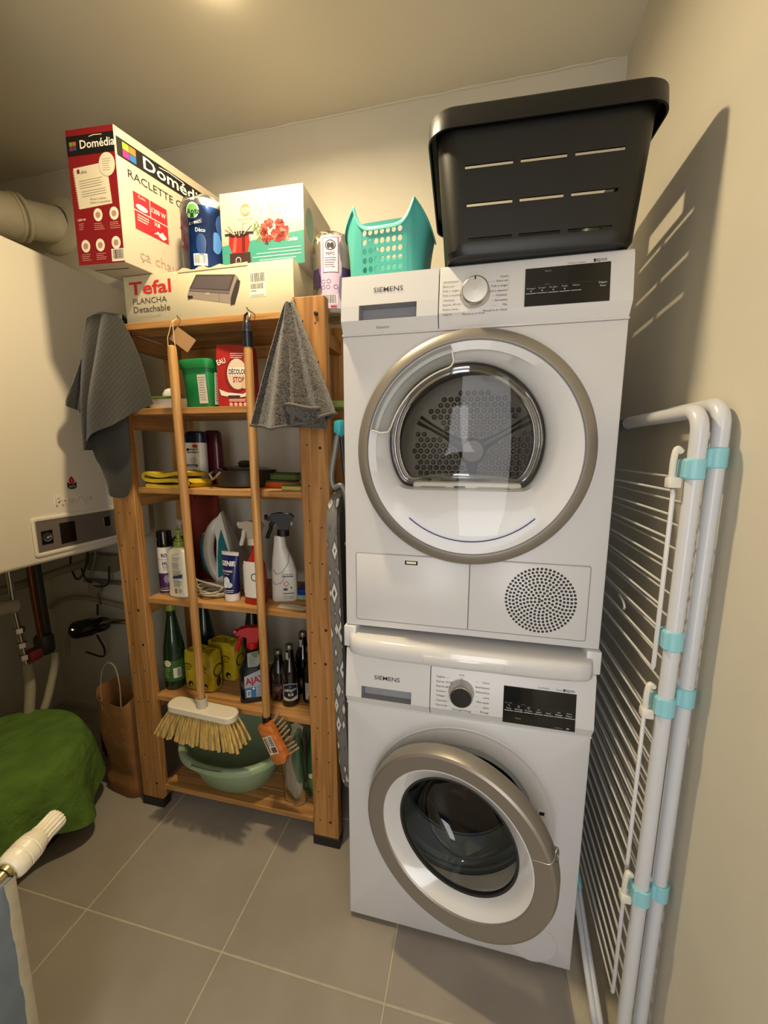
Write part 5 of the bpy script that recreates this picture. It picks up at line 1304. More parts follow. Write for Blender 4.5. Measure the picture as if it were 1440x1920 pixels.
wbottle('water_bottle', 'dark green bottle standing behind the yellow can packs', -.545, .435, z, .036, .322, GRG2, '#2a3a1c', False)
# yellow can packs
YC = mat('shrink_yellow', '#b39c1e', .3, noise=.18, nscale=25, bump=.3, bscale=40, coat=.4)
def canpack(lab, x, y, nx, ny, rz):
    t = thing('can_pack', lab, 'drink cans', (x, y, z), rz, world=False)
    r = .033; h = .15
    w_, d_ = nx*r, ny*r
    for i in range(nx):
        for j in range(ny):
            cx_, cy_ = (i-(nx-1)/2)*2*r, (j-(ny-1)/2)*2*r
            MB().lathe([(.024, .001), (r-.001, .010), (r-.001, h-.012), (.026, h-.002), (.025, h-.004), (.0005, h-.004)], (cx_, cy_, 0), n=28, cap0=True).build('can', mat('can_yellow', '#c4a820', .35, metal=.2), t)
    m = MB(); rs = []
    for (hh, k) in ((.004, .97), (.02, 1.0), (.12, 1.0), (.146, .96), (.152, .80)):
        rs.append([((w_+.001)*k*math.copysign(abs(cos(a))**.45, cos(a)), (d_+.001)*k*math.copysign(abs(sin(a))**.45, sin(a)), hh+.003*sin(a*4)*(hh > .14)) for a in [2*pi*i/64 for i in range(64)]])
    m.rings(rs, True); sw = m.build('shrink_wrap', YC, t)
    D = Decal((-w_, -d_-.0022, 0), (1, 0, 0), (0, 0, 1))
    BR = '#4a3a12'
    for i in range(nx):
        c = r+2*r*i
        D.ring(c-.004, .085, .020, .003, BR, 0, a0=.4, a1=4.0); D.lines(c-.016, .1, c+.012, 3, .01, '#7d6818', .004, seed=i); D.disc(c+.004, .026, .011, '#1c1610', 0, rv=.012); D.disc(c+.007, .022, .005, '#b5a890', 1, rv=.005)
    D.build('wrap_print', sw)
    D = Decal((w_+.0022, -d_, 0), (0, 1, 0), (0, 0, 1))
    for j in range(ny):
        c = r+2*r*j; D.ring(c, .08, .022, .006, BR, 0); D.disc(c, .035, .012, '#33280e', 0, rv=.02)
    D.build('side_print', sw)
    return t
canpack('yellow shrink-wrapped drink cans at the front of the shelf behind the broom', -.665, .284, 2, 1, radians(-5))
canpack('second pack of yellow wrapped cans behind the front pack', -.628, .370, 2, 1, radians(-5))
# ajax spray
t = thing('glass_cleaner_spray', 'dark blue cleaning spray with red trigger at the front of the shelf', 'spray bottle', (-.440, .262, z), radians(28), world=False)
b3 = MB().loft([(0, 0, 0, .046, .026, 3.6), (.004, 0, 0, .049, .029, 3.6), (.06, 0, 0, .049, .029, 3.6), (.125, 0, 0, .047, .028, 3.2), (.150, -.002, 0, .034, .025, 2.6), (.165, -.004, 0, .026, .022, 2.4), (.20, -.004, 0, .022, .019, 2.4)], 48).build('body', mat('cleaner_blue', '#060c16', .15, coat=.4), t)
D = Decal((-.046, -.0297, 0), (1, 0, 0), (0, 0, 1))
D.poly([(.016, .022), (.092, .022), (.092, .124), (.070, .124), (.016, .104)], '#9ba2ac', 0); D.text('AJAX', .020, .072, .034, '#981c28', 2, w=.070, rot=radians(8), bold=.03); D.poly([(.016, .022), (.054, .022), (.054, .062), (.016, .060)], '#2a6aa0', 1); D.rect(.022, .026, .036, .052, '#d2d0c8', 2); D.bars(.025, .030, .034, .048, seed=9, l=3); D.lines(.058, .062, .090, 6, .007, '#5c6674', .0022); D.disc(.046, .056, .004, '#d8dce0', 2)
D.poly([(.030, .138), (.062, .138), (.074, .152), (.066, .196), (.030, .190)], '#8e948c', 0); D.poly([(.044, .178), (.062, .17), (.068, .196), (.044, .194)], '#5d7040', 1); D.lines(.034, .17, .060, 6, .005, '#666c68', .0014); D.build('label', b3)
trigger(t, .197, mat('trig_red', '#b3141a', .3), 1, s=1.25)
# beer bottles
BE = mat('beer_brown', '#0d0705', .1, coat=.6)
def beer(lab, x, y, h, band, front, rz=0.):
    t = thing('beer_bottle', lab, 'bottle', (x, y, z), rz, world=False)
    r = .0305
    b = MB().lathe([(.0005, .002), (r*.85, .001), (r, .006), (r, h*.55), (r*.9, h*.63), (r*.52, h*.76), (r*.44, h*.88), (r*.46, h*.93)], n=36).build('bottle_body', BE, t)
    MB().lathe([(.0150, h*.93), (.0155, h*.94), (.0142, h*.985), (.012, h), (.0005, h+.001)], n=24).build('crown_cap', mat('crown', '#77736c', .35, metal=.7), t)
    D = cylD(t, r*.51, radians(14)); D.rect(-.012, h*.77, -.001, h*.89, '#a09c94', 0) if band else None
    if D.cols: D.build('neck_label', b)
    D = cylD(t, r, radians(24))
    if front == 1:
        D.rect(-.028, .026, .028, .062, '#bdb4a0', 0)
        D.poly([(-.026, .040), (0, .030), (.026, .040), (.026, .084), (.0, .092), (-.026, .084)], '#b8b4ac', 1); D.poly([(-.024, .042), (0, .032), (.024, .042), (.024, .082), (.0, .090), (-.024, .082)], '#0f1526', 2)
        D.text('Affligem', -.021, .060, .015, '#d8d4ca', 3, w=.042, rot=radians(5)); D.text('0.0', -.008, .045, .014, '#d8d4ca', 3, w=.018, bold=.02); D.disc(0, .079, .004, '#3a5a9a', 3)
    elif front == 2:
        D.rect(-.022, .035, .024, .082, '#9d978c', 0); D.lines(-.018, .075, .02, 5, .007, '#6a6560', .002); D.rect(-.022, .02, -.01, .036, '#9d978c', 0)
    else:
        D.rect(-.020, .03, .02, .07, '#3a201c', 0); D.disc(-.006, .05, .01, '#6d4a40', 1); D.disc(.01, .055, .007, '#7a5a50', 1)
    if D.cols: D.build('label', b)
beer('brown beer bottle with a dark shield label at the shelf front', -.300, .268, .222, True, 1)
beer('brown beer bottle behind the one with the shield label', -.284, .345, .235, True, 0)
beer('brown beer bottle with a pale back label beside the right post', -.236, .300, .205, False, 2)
beer('small brown bottle with red label half hidden by the brush handle', -.355, .288, .185, False, 3)
beer('dark beer bottle at the back right of the shelf', -.226, .405, .27, True, 0)

# ================================================================== SHELF 1 (z 0.085)
z = SHELF[0]
t = thing('wash_basin', 'pale green oval plastic basin on the bottom shelf', 'basin', (-.5665, .335, z), radians(-3), world=False)
M_BAS = mat('basin_green', '#95ab88', .35)
m = MB().loft([(.004, 0, 0, .130, .100, 2.3), (0.0, 0, 0, .140, .110, 2.3), (.006, 0, 0, .150, .120, 2.3), (.10, 0, 0, .182, .152, 2.4), (.148, 0, 0, .192, .162, 2.4), (.152, 0, 0, .197, .167, 2.4), (.151, 0, 0, .212, .182, 2.4), (.146, 0, 0, .216, .186, 2.4), (.128, 0, 0, .215, .185, 2.4), (.129, 0, 0, .212, .182, 2.4), (.143, 0, 0, .209, .179, 2.4)], 72, cap0=True, cap1=False)
m2 = MB().loft([(.152, 0, 0, .197, .167, 2.4), (.146, 0, 0, .189, .159, 2.4), (.10, 0, 0, .178, .148, 2.4), (.014, 0, 0, .146, .116, 2.3), (.008, 0, 0, .13, .10, 2.3)], 72, cap0=False, cap1=True)
m.add(m2.v, m2.f); m.build('tub', M_BAS, t, ang=50)
m = MB(); m.tube(bez([(-.06, -.186, .150), (-.05, -.192, .1535), (.0, -.194, .1535), (.05, -.190, .1535), (.06, -.182, .150)], 20), .004, 8); m.build('grip_ridge', M_BAS, t)
for (x, y, lab) in ((-.285, .275, 'green plastic bottle in a clear bag on the bottom shelf'), (-.232, .30, 'green plastic bottle with a pale label beside the right post'), (-.262, .385, 'green plastic bottle at the back of the bottom shelf')):
    wbottle('plastic_bottle', lab, x, y, z, .031, .27, mat('pet_green', '#1d5230', .12, coat=.4), '#3c6a3a', 'label' in lab)
m = MB(); rs = []
for (h, k, dx) in ((.0, .9, 0), (.01, 1.0, 0), (.10, 1.02, -.004), (.18, .95, -.006), (.24, .8, 0), (.285, .55, .01), (.31, .65, .012)):
    rs.append([(-.283+dx+.050*k*(1+.10*sin(5*a+h*40))*cos(a), .262+.040*k*(1+.10*sin(4*a-h*30))*sin(a), z+.001+h+.01*sin(3*a)*(h > .25)) for a in [2*pi*i/48 for i in range(48)]])
m.rings(rs, True, True); o = m.build('plastic_bag', glass('bag_film', '#f6faf4', .6, .15), loc=(-.283, .262, z)); tag(o, 'crumpled clear plastic bag around a green bottle on the bottom shelf', 'bag')
# ================================================================== BOILER on the left wall
M_BOIL = mat('boiler_white', '#dcd4c2', .45, bump=.04, bscale=500, bdist=.0004)
bo = thing('gas_boiler', 'large white wall-hung boiler with grey control strip beside the shelving unit', 'boiler', (-1.45, .16, .965))
BX = -1.10
MB().rbox(XL+.002, BX, -.22, .555, .965, 1.985, .014, 4).build('casing', M_BOIL, bo)
# control strip: raised frame, grey plate, gauge, screen and button (faces +x, reads along +y)
fz0, fz1, fy0, fy1 = .992, 1.124, .062, .440
q = rrect(fy0, fy1, fz0, fz1, .012, 6); q2 = rrect(fy0+.006, fy1-.006, fz0+.006, fz1-.006, .009, 6); q3 = rrect(fy0+.012, fy1-.012, fz0+.013, fz1-.013, .003, 6)
mk = lambda q, x: [(x, a, b) for (a, b) in q]
MB().rings([mk(q, BX-.001), mk(q, BX+.004), mk(q2, BX+.007), mk(q3, BX+.004), mk(q3, BX+.001)]).build('control_frame', M_BOIL, bo, ang=50)
cp = MB().rings([mk(q3, BX+.001), mk(q3, BX+.0025)], True, False, True).build('control_plate', mat('control_grey', '#6a5f56', .45), bo)
MB().rbox(BX+.0025, BX+.0045, .088, .125, 1.030, 1.076, .0008, 1).build('gauge_bezel', M_BLACKG, cp)
MB().lathe([(.0165, .0), (.0165, .0025), (.014, .003), (.0135, .001), (.0005, .001)], (BX+.0045, .1065, 1.053), (1, 0, 0), 32).build('gauge', mat('gauge_dark', '#4a4846', .25, metal=.5), cp)
D = Decal((BX+.0062, .1065, 1.053), (0, 1, 0), (0, 0, 1)); D.line([(-.004, -.002), (.009, .003)], .0018, '#d8d4c8', 1); D.ring(0, 0, .0115, .0014, '#8c887e', 0, a0=-2.6, a1=.9); D.disc(0, 0, .003, '#c8c4b8', 1); D.build('gauge_needle', cp)
MB().rbox(BX+.0025, BX+.004, .150, .207, 1.019, 1.093, .0008, 1).build('screen', mat('screen_brown', '#1d1411', .2), cp)
MB().rbox(BX+.0025, BX+.005, .320, .348, 1.050, 1.087, .0012, 1).build('button', mat('button_black', '#151214', .3), cp)
D = Decal((BX+.0028, .270, 1.055), (0, 1, 0), (0, 0, 1)); D.ring(0, 0, .006, .0012, '#5b5148', 0); D.ring(.0, .018, .005, .0012, '#5b5148', 0); D.ring(.016, .008, .005, .0012, '#5b5148', 0); D.ring(-.016, .008, .005, .0012, '#5b5148', 0); D.build('button_symbols', cp)
# badge and raised name
D = Decal((BX, .2145, 1.207), (0, 1, 0), (0, 0, 1))
D.poly([(-.018, .026), (-.012, .026), (-.010, .020), (.010, .020), (.012, .026), (.018, .026), (.018, .006), (.010, -.001), (-.010, -.001), (-.018, .006)], '#b9ae9a', 0)
D.poly([(-.0165, .0245), (-.012, .0245), (-.010, .019), (.010, .019), (.012, .0245), (.0165, .0245), (.0165, .007), (.009, .001), (-.009, .001), (-.0165, .007)], '#191615', 1)
D.poly([(0, .047), (.005, .041), (.010, .033), (.010, .026), (.005, .020), (0, .0185), (-.005, .020), (-.010, .026), (-.010, .033), (-.005, .041)], '#a8201c', 2)
D.poly([(0, .038), (.003, .032), (.004, .027), (0, .022), (-.004, .027), (-.003, .032)], '#c8584a', 3)
D.text('ACV', 0, .006, .011, '#d9d2c4', 3, 'c', w=.024, bold=.01)
D.build('badge', bo)
vs, fs, x0, x1 = text_mesh('Prestige', .012)
m = MB(); k = .132/(x1-x0)
a = [(BX-.0005, .150+(x-x0)*k, 1.158+y*.041) for (x, y) in vs]; n = len(a)
m.v = [Vector(p) for p in a]+[Vector((BX+.0055, p[1], p[2])) for p in a]
edges = {}
for f in fs:
    m.f.append([i+n for i in f]); m.mi.append(0)
    for i in range(len(f)):
        e = (f[i], f[(i+1) % len(f)]); edges[e] = 1
for (i, j) in list(edges):
    if (j, i) not in edges: m.f.append([i, j, j+n, i+n]); m.mi.append(0)
m.build('raised_name', M_BOIL, bo, ang=20, recalc=False)
# ---- flue pipe
fp = thing('flue_pipe', 'thick cream flue pipe entering the wall through a round collar above the boiler', 'pipe', (-1.55, .35, 1.985))
M_FLU = mat('flue_cream', '#e4dcc2', .4, noise=.08, nscale=9)
pA, pB = Vector((-1.565, .405, 2.262)), Vector((-1.505, .612, 2.312)); ax = (pB-pA).normalized()
yw = YB+.0097*(XR+1.505)-.001
pB = pA+ax*((yw-pA.y)/ax.y)
el = pA-ax*.22
m = MB(); m.tube([el+Vector((-.05, 0, -.20)), el+Vector((-.045, -.005, -.10)), el+Vector((-.03, 0, -.03)), el+ax*.05, pA-ax*.02, pA+ax*.075], .080, 40); m.build('pipe', M_FLU, fp, ang=50)
for d in (.060, .082): MB().lathe([(.078, 0), (.086, .003), (.086, .011), (.078, .014)], tuple(pA+ax*d), tuple(ax), 48).build('joint_ring', M_FLU, fp)
m = MB(); m.cyl(pA+ax*.07, pB-ax*.004, .071, n=40); m.build('adapter', M_FLU, fp)
MB().lathe([(.070, .022), (.105, .016), (.116, .008), (.119, 0), (.07, 0)], (pB.x, yw, pB.z), (0, -1, 0), 56).build('wall_collar', mat('collar_cream', '#ddd4b8', .45), fp)
MB().box(pB.x-.003, pB.x+.003, yw-.018, yw-.016, pB.z-.085, pB.z-.077).build('screw', M_SCREW, fp)

# ================================================================== PIPEWORK under the boiler
M_HOSE = mat('hose_grey', '#a49c86', .5); M_DKP = mat('pipe_dark', '#2b2620', .5); M_COP = mat('copper', '#7a4a2a', .35, metal=.9); M_CHR = mat('chrome', '#b8b4ac', .2, metal=1.)
def corr(name, lab, pts, r, mt=None, n=60):
    P = resample(pts, n); m = MB(); m.tube(P, [r*(1+.10*(i % 2)) for i in range(n+1)], 14)
    o = m.build(name, mt or M_HOSE, loc=P[-1]); return tag(o, lab, 'hose')
corr('drain_hose', 'straight pale corrugated drain hose running down behind the green cloth', [(-1.40, .193, .505), (-1.40, .190, .40), (-1.40, .172, .28), (-1.40, .15, .0025)], .017)
corr('drain_hose', 'pale corrugated drain hose bending sideways behind the green cloth', [(-1.40, .300, .50), (-1.40, .288, .43), (-1.40, .252, .33), (-1.40, .20, .20), (-1.40, .195, .0025)], .014)
o = MB().tube([(-1.35, -.10, .785), (-1.35, .12, .775), (-1.35, .147, .768)], .026, 18).build('waste_pipe', M_HOSE, loc=(-1.35, .1, .78)); tag(o, 'short pale horizontal pipe stub under the boiler', 'pipe')
t = thing('valve_pipe', 'chrome and dark pipe with valves dropping from the boiler', 'pipe', (-1.35, .15, .55))
MB().tube([(-1.35, .142, .963), (-1.35, .143, .74), (-1.35, .151, .63), (-1.35, .156, .53)], .010, 12).build('pipe', M_CHR, t)
for zz in (.66, .60, .55): MB().lathe([(.010, 0), (.018, .003), (.018, .022), (.010, .025)], (-1.35, .149+.004*(.66-zz)*10, zz), n=6).build('nut', M_CHR, t)
MB().rbox(-1.375, -1.325, .160, .205, .535, .575, .006, 2).build('valve_handle', mat('valve_red', '#5a1814', .5), t)
t = thing('valve_pipe', 'copper pipes with black insulation running down to the boiler pump', 'pipe', (-1.42, .28, .5))
MB().tube([(-1.42, .26, .963), (-1.42, .262, .75), (-1.42, .27, .52)], .011, 12).build('copper_pipe', M_COP, t)
MB().tube([(-1.45, .30, .963), (-1.45, .305, .70), (-1.45, .31, .50)], .020, 12).build('insulated_pipe', M_DKP, t)
MB().lathe([(.028, 0), (.034, .01), (.034, .07), (.028, .08)], (-1.43, .285, .50), n=20, cap0=True, cap1=True).build('pump_body', M_DKP, t)
o = MB().tube([(-1.50, .05, .80), (-1.50, .25, .794), (-1.50, .45, .806), (-1.50, .56, .81)], .018, 14).build('supply_pipe', mat('pipe_beige', '#8d8468', .5), loc=(-1.5, .3, .8)); tag(o, 'long beige pipe running level beneath the boiler', 'pipe')
kx = lambda P: tuple(CAM[i]+(P[i]-CAM[i])*.955 for i in range(3))
o = MB().tube(bez([(-1.79, .585, .55), (-1.70, .588, .595), (-1.60, .588, .615), (-1.50, .588, .612), (-1.38, .586, .600), (-1.25, .585, .58)], 30), .011, 12).build('wall_hose', M_HOSE, loc=(-1.5, .588, .6)); tag(o, 'pale hose arching along the back wall', 'hose')
o = MB().tube(bez([(-1.655, .54, .33), (-1.640, .54, .42), (-1.59, .54, .49), (-1.53, .54, .515), (-1.50, .542, .52)], 24), .0085, 10).build('wall_hose', M_HOSE, loc=(-1.59, .54, .45)); tag(o, 'thin pale hose curving into the dark pump', 'hose')
t = thing('circulation_pump', 'black cylindrical pump lying under the boiler with a small white light', 'pump', (-1.42, .50, .50))
MB().lathe([(.030, 0), (.042, .008), (.042, .10), (.034, .12), (.034, .17), (.028, .18)], (-1.535, .50, .490), (1, .05, .28), 28, cap0=True, cap1=True).build('pump_body', M_BLACKG, t)
MB().lathe([(.004, 0), (.0005, .002)], (-1.500, .4585, .515), (0, -1, 0), 12, cap0=True).build('status_light', mat('led_white', '#fff6e0', .3, emit=3.0), t)
MB().tube([(-1.37, .50, .545), (-1.30, .50, .56), (-1.22, .51, .56)], .012, 10).build('outlet', M_CHR, t)
t = thing('pressure_gauge', 'small round white-faced pressure gauge under the boiler', 'gauge', (-1.455, .56, .69))
MB().lathe([(.028, 0), (.030, .004), (.030, .020), (.027, .022), (.026, .018), (.0005, .018)], (-1.455, .565, .690), (.25, -1, .1), 32, cap0=True).build('dial', mat('gauge_face', '#8d8672', .5), t)
MB().tube([(-1.455, .565, .66), (-1.452, .567, .62), (-1.45, .57, .60)], .006, 8).build('stem', M_CHR, t)
t = thing('junction_box', 'grey plastic cable box on the back wall under the boiler', 'box', (-1.42, .60, .80))
MB().rbox(-1.505, -1.345, .565, .6095, .770, .850, .004, 2).build('box', mat('jbox', '#7d7562', .5), t)
MB().rbox(-1.56, -1.345, .585, .6095, .700, .716, .003, 1).build('cable_duct', MATS['jbox'], t)
m = MB()
for k, pts in enumerate([[(-1.48, .55, .93), (-1.47, .55, .85), (-1.50, .54, .76), (-1.55, .545, .73), (-1.58, .55, .80), (-1.56, .55, .90)],
                         [(-1.36, .555, .80), (-1.37, .55, .72), (-1.44, .552, .70), (-1.50, .55, .735), (-1.52, .55, .80)],
                         [(-1.47, .57, .60), (-1.46, .56, .58), (-1.44, .54, .56)],
                         [(-1.41, .50, .48), (-1.40, .52, .40), (-1.44, .54, .345), (-1.55, .55, .35)],
                         [(-1.25, .56, .86), (-1.27, .55, .74), (-1.26, .545, .64), (-1.22, .55, .56)]]):
    o = MB().tube(bez(pts, 24), .0045, 8).build('power_cable', M_DKP, loc=pts[0])
    tag(o, ['black cable looping below the boiler casing', 'black cable hanging from the grey cable box', 'short black lead under the pressure gauge', 'thin black cable hanging below the pump', 'black cable hanging down behind the shelf post'][k], 'cable')
o = MB().tube(bez([(-1.42, .55, .92), (-1.43, .55, .84), (-1.46, .55, .77), (-1.48, .55, .74)], 16), .004, 8).build('power_cable', mat('cable_white', '#8d8672', .5), loc=(-1.42, .55, .92)); tag(o, 'thin white cable hanging from under the boiler', 'cable')
t = thing('spray_bottle_dark', 'dark bottle with red label standing on the floor by the paper bag', 'bottle', (-1.235, .365, 0), 0, world=False)
t.name = 'cleaner_bottle'
MB().loft([(0, 0, 0, .03, .022, 3), (.14, 0, 0, .031, .023, 3), (.17, 0, 0, .014, .014, 2), (.23, 0, 0, .013, .013, 2)], 28).build('body', mat('bottle_dk', '#171210', .3), t)
D = Decal((-.026, -.0235, .02), (1, 0, 0), (0, 0, 1)); D.rect(0, 0, .052, .10, '#571a1a', 0); D.text('PE', .008, .06, .03, '#a88a80', 1, bold=.02); D.build('label', t)

# ================================================================== GREEN CLOTH over a round bin, PAPER BAG
gc = (-1.275, -.045)
t = thing('storage_bin', 'dark round bin standing under the green cloth', 'bin', (gc[0], gc[1], 0), 0, world=False)
MB().lathe([(.0005, 0), (.205, 0), (.215, .01), (.244, .298), (.24, .304), (.0005, .304)], n=48).build('bin_body', mat('bin_black', '#12110f', .5), t)
def gfn(a, v):
    R0 = .258
    if v < .45:
        k = v/.45; r = R0*k; zz = .317-.010*k**6+.003*sin(6*a+k*5)*k
    else:
        k = (v-.45)/.55; drop = .215+.055*sin(2*a+.6)+.02*sin(5*a)
        r = R0+.018*sin(pi/2*min(1, k*3))+k*(.030+.020*sin(9*a)+.014*sin(4*a+1))
        zz = .307-drop*k*.86
    rip = 1+0*a
    return (gc[0]+r*cos(a), gc[1]+r*sin(a), zz)
NA2 = 140
m = MB().rings([[gfn(2*pi*i/NA2, max(.002, j/44)) for i in range(NA2)] for j in range(45)], True, cap0=True)
o = m.build('green_cloth', mat('cloth_moss', '#557528', .95, noise=.22, nscale=14, bump=.8, bscale=26, bdist=.012), loc=(gc[0], gc[1], .31), solid=.004, ang=80); tag(o, 'bright green cloth draped over a round bin below the boiler', 'cloth')
t = thing('paper_bag', 'tall brown kraft paper bag with string handles standing beside the shelf post', 'bag', (-1.000, .255, 0), radians(-8), world=False)
m = MB(); rs = []
for (h, sx, sy, dx, dy) in ((0, .080, .058, 0, 0), (.01, .086, .062, 0, 0), (.06, .084, .060, 0, -.004), (.10, .082, .056, 0, .006), (.16, .084, .059, -.004, 0), (.26, .088, .060, -.006, -.006), (.36, .096, .062, -.010, 0), (.405, .098, .064, -.012, .004)):
    rs.append([(dx+sx*math.copysign(abs(cos(a))**.35, cos(a))*(1+.02*sin(h*40+a)), dy+sy*math.copysign(abs(sin(a))**.35, sin(a))*(1+.05*sin(3*a+h*30)), h+(.018*cos(2*a) if h > .4 else 0)) for a in [2*pi*i/72 for i in range(72)]])
m.rings(rs, True, True); m.build('bag_body', mat('kraft', '#8a5e30', .85, noise=.12, nscale=14, bump=.5, bscale=16, bdist=.012), t, solid=.0012, ang=40)
for s_ in (-1, 1):
    m = MB(); y = s_*.06
    m.tube(bez([(-.055, y, .35), (-.057, y, .42), (-.05, y*.9, .50), (-.02, y*.8, .545), (.02, y*.8, .54), (.045, y*.9, .48), (.05, y, .38)], 30), .0022, 6); m.build('string_handle', mat('bag_string', '#8d8068', .8), t)

# ================================================================== RADIATOR with thermostatic valve on the partition
ra = thing('radiator', 'grey-blue flat panel radiator with a pale worn edge on the partition wall', 'radiator', (-.45, -.9, .05))
M_RAD = mat('radiator_blue', '#6d7781', .5, noise=.08, nscale=20); M_RE = mat('radiator_edge', '#b3a88e', .6, noise=.12, nscale=40)
MB().rbox(-.462, -.4345, -1.45, -.5035, .07, .625, .004, 2).build('panel', M_RAD, ra)
rr6 = random.Random(17); m = MB(); L1 = []; L2 = []
for i in range(41):
    zz = .07+.555*i/40; L1.append((-.4325, -.5165+.0012*sin(i*.9)+rr6.uniform(-.0006, .0006), zz)); L2.append((-.4325, -.502, zz))
L3 = [(-.4335, -.5005, p[2]) for p in L2]; L4 = [(-.462, -.5005, p[2]) for p in L2]; L0 = [(-.4348, p[1], p[2]) for p in L1]
m.rings([L0, L1, L2, L3, L4], False); m.build('worn_edge', M_RE, ra, ang=60)
for yy in (-.65, -1.3): MB().rbox(-.5445, -.460, yy-.02, yy+.02, .45, .49, .003, 1).build('wall_bracket', M_RE, ra)
va = thing('thermostatic_valve', 'cream ribbed thermostatic radiator valve head pointing towards the room corner', 'valve', (-.445, -.47, .63))
vo, ve = Vector((-.452, -.516, .623)), Vector((-.463, -.410, .632)); ax = (ve-vo).normalized(); LK = .80
M_VAL = mat('valve_cream', '#e0d6bc', .35)
prof = [(.0195, .022), (.0245, .028), (.026, .038), (.026, .046), (.0245, .048), (.0245, .0495), (.026, .051), (.026, .066), (.0245, .0675), (.0245, .069), (.0255, .071), (.024, .080), (.0195, .094)]
MB().lathe([(a_, b_*LK) for (a_, b_) in prof], tuple(vo), tuple(ax), 48, cap0=True).build('head_body', M_VAL, va, ang=40)
# ribbed grip
m = MB(); U = ax.orthogonal().normalized(); V = ax.cross(U); rs = []
for (d, r_) in ((.092, .0195), (.105, .0175), (.125, .0178), (.138, .0180), (.142, .0165)):
    rs.append([vo+ax*d*LK+(U*cos(a)+V*sin(a))*(r_*(1+.06*(1 if (i // 2) % 2 else -1))) for i, a in enumerate([2*pi*i/64 for i in range(64)])])
m.rings(rs, True, False, True); m.build('ribbed_grip', M_VAL, va, ang=25)
m = MB()
for k in range(14):
    a = 2*pi*k/14; p = vo+ax*.1425*LK+(U*cos(a)+V*sin(a))*.0155; m.cyl(p, p+ax*.0006, .0014, n=8)
stuff(m.build('grip_slot', M_DARK, va))
MB().lathe([(.012, -.006), (.012, .022), (.0155, .022), (.0155, .010)], tuple(vo), tuple(ax), 24, cap0=True).build('collar_nut', mat('nickel', '#c2b27c', .25, metal=.9), va)
m = MB(); m.tube([vo-ax*.004, vo+Vector((0, -.012, -.012)), vo+Vector((0, -.014, -.045))], .010, 14); m.build('valve_body', MATS['nickel'], va)
m = MB(); m.tube([(-.530, -.47, .30), (-.530, -.47, .60), (-.530, -.47, .64), (-.530, -.474, .652)], .008, 12); o = m.build('riser_pipe', M_VAL, loc=(-.53, -.47, .3))
o.parent = ra

# ================================================================== IRONING BOARD between shelves and machines
ib = thing('ironing_board', 'folded ironing board with grey and white patterned cover wedged beside the dryer', 'ironing board', (-.05, .25, 0))
def ikat():
    m = bpy.data.materials.new('ikat_cover'); m.use_nodes = True; nt = m.node_tree; b = nt.nodes['Principled BSDF']; b.inputs['Roughness'].default_value = .8
    tc = nt.nodes.new('ShaderNodeTexCoord'); mp = nt.nodes.new('ShaderNodeMapping'); mp.inputs['Scale'].default_value = (55, 30, 16)
    nt.links.new(tc.outputs['Object'], mp.inputs[0]); v = nt.nodes.new('ShaderNodeTexVoronoi'); v.inputs['Scale'].default_value = 1; v.inputs['Randomness'].default_value = .55; v.distance = 'MANHATTAN'
    nt.links.new(mp.outputs[0], v.inputs['Vector']); r = nt.nodes.new('ShaderNodeValToRGB'); r.color_ramp.interpolation = 'CONSTANT'
    el = r.color_ramp.elements; el[0].color = (*lin('#3f3d3b'), 1); el[1].position = .22; el[1].color = (*lin('#cdc8be'), 1); e2 = el.new(.52); e2.color = (*lin('#5c5a57'), 1); e3 = el.new(.75); e3.color = (*lin('#6f6c68'), 1)
    nt.links.new(v.outputs['Distance'], r.inputs[0]); nt.links.new(r.outputs[0], b.inputs['Base Color']); return m
def lean(x, zz): return x+.022*(1.1-zz)/.7
out = bez([(.26, 1.225), (.17, 1.228), (.125, 1.205), (.103, 1.15), (.100, 1.0), (.100, .75), (.102, .52), (.118, .36), (.155, .27), (.24, .235), (.33, .27), (.40, .40), (.425, .70), (.425, 1.05), (.40, 1.19), (.34, 1.224), (.26, 1.225)], 96)[:-1]
def ring_(x, s):
    c = (.262, .73); return [(lean(x, c[1]+(p[1]-c[1])*s), c[0]+(p[0]-c[0])*s, c[1]+(p[1]-c[1])*s) for p in out]
out = [(p[0], p[1]) for p in out]
m = MB().rings([ring_(-.0885, .97), ring_(-.0885, .985), ring_(-.085, .997), ring_(-.075, 1.0), ring_(-.063, 1.0), ring_(-.057, .995), ring_(-.056, .94)], True, True, False); m.build('padded_cover', ikat(), ib)
m = MB().rings([ring_(-.0575, .985), ring_(-.049, .985)], True, True, True); m.build('board', mat('board_mesh', '#2c2b2a', .6), ib)
M_IBG = mat('ironing_steel', '#6f7173', .4, metal=.4)
m = MB(); m.tube(bez([(-.052, .110, 1.400), (-.062, .108, 1.34), (-.072, .106, 1.28), (-.066, .106, 1.246), (-.044, .107, 1.250), (-.030, .110, 1.20), (-.024, .112, 1.05), (-.020, .115, .85), (-.016, .12, .45)], 60), .0075, 12); m.build('leg_tube', M_IBG, ib)
m = MB(); m.tube([(-.047, .118, 1.40), (-.040, .120, 1.30), (-.026, .122, 1.18)], .0065, 10); m.build('leg_tube', mat('steel_dark', '#2d2e2f', .4, metal=.5), ib)
m = MB(); m.tube([(-.016, .14, .40), (-.016, .14, .20), (-.016, .16, .006)], .0075, 10); m.build('foot_tube', M_IBG, ib)
m = MB(); m.tube([(-.040, .30, .262), (-.036, .30, .15), (-.034, .30, .006)], .0075, 10); m.build('foot_tube', M_IBG, ib)
MB().tube([(-.053, .110, 1.388), (-.050, .111, 1.393), (-.049, .111, 1.420), (-.050, .111, 1.425)], [.013, .0145, .0145, .012], 20).build('end_cap', mat('cap_teal', '#1f94a4', .4), ib)
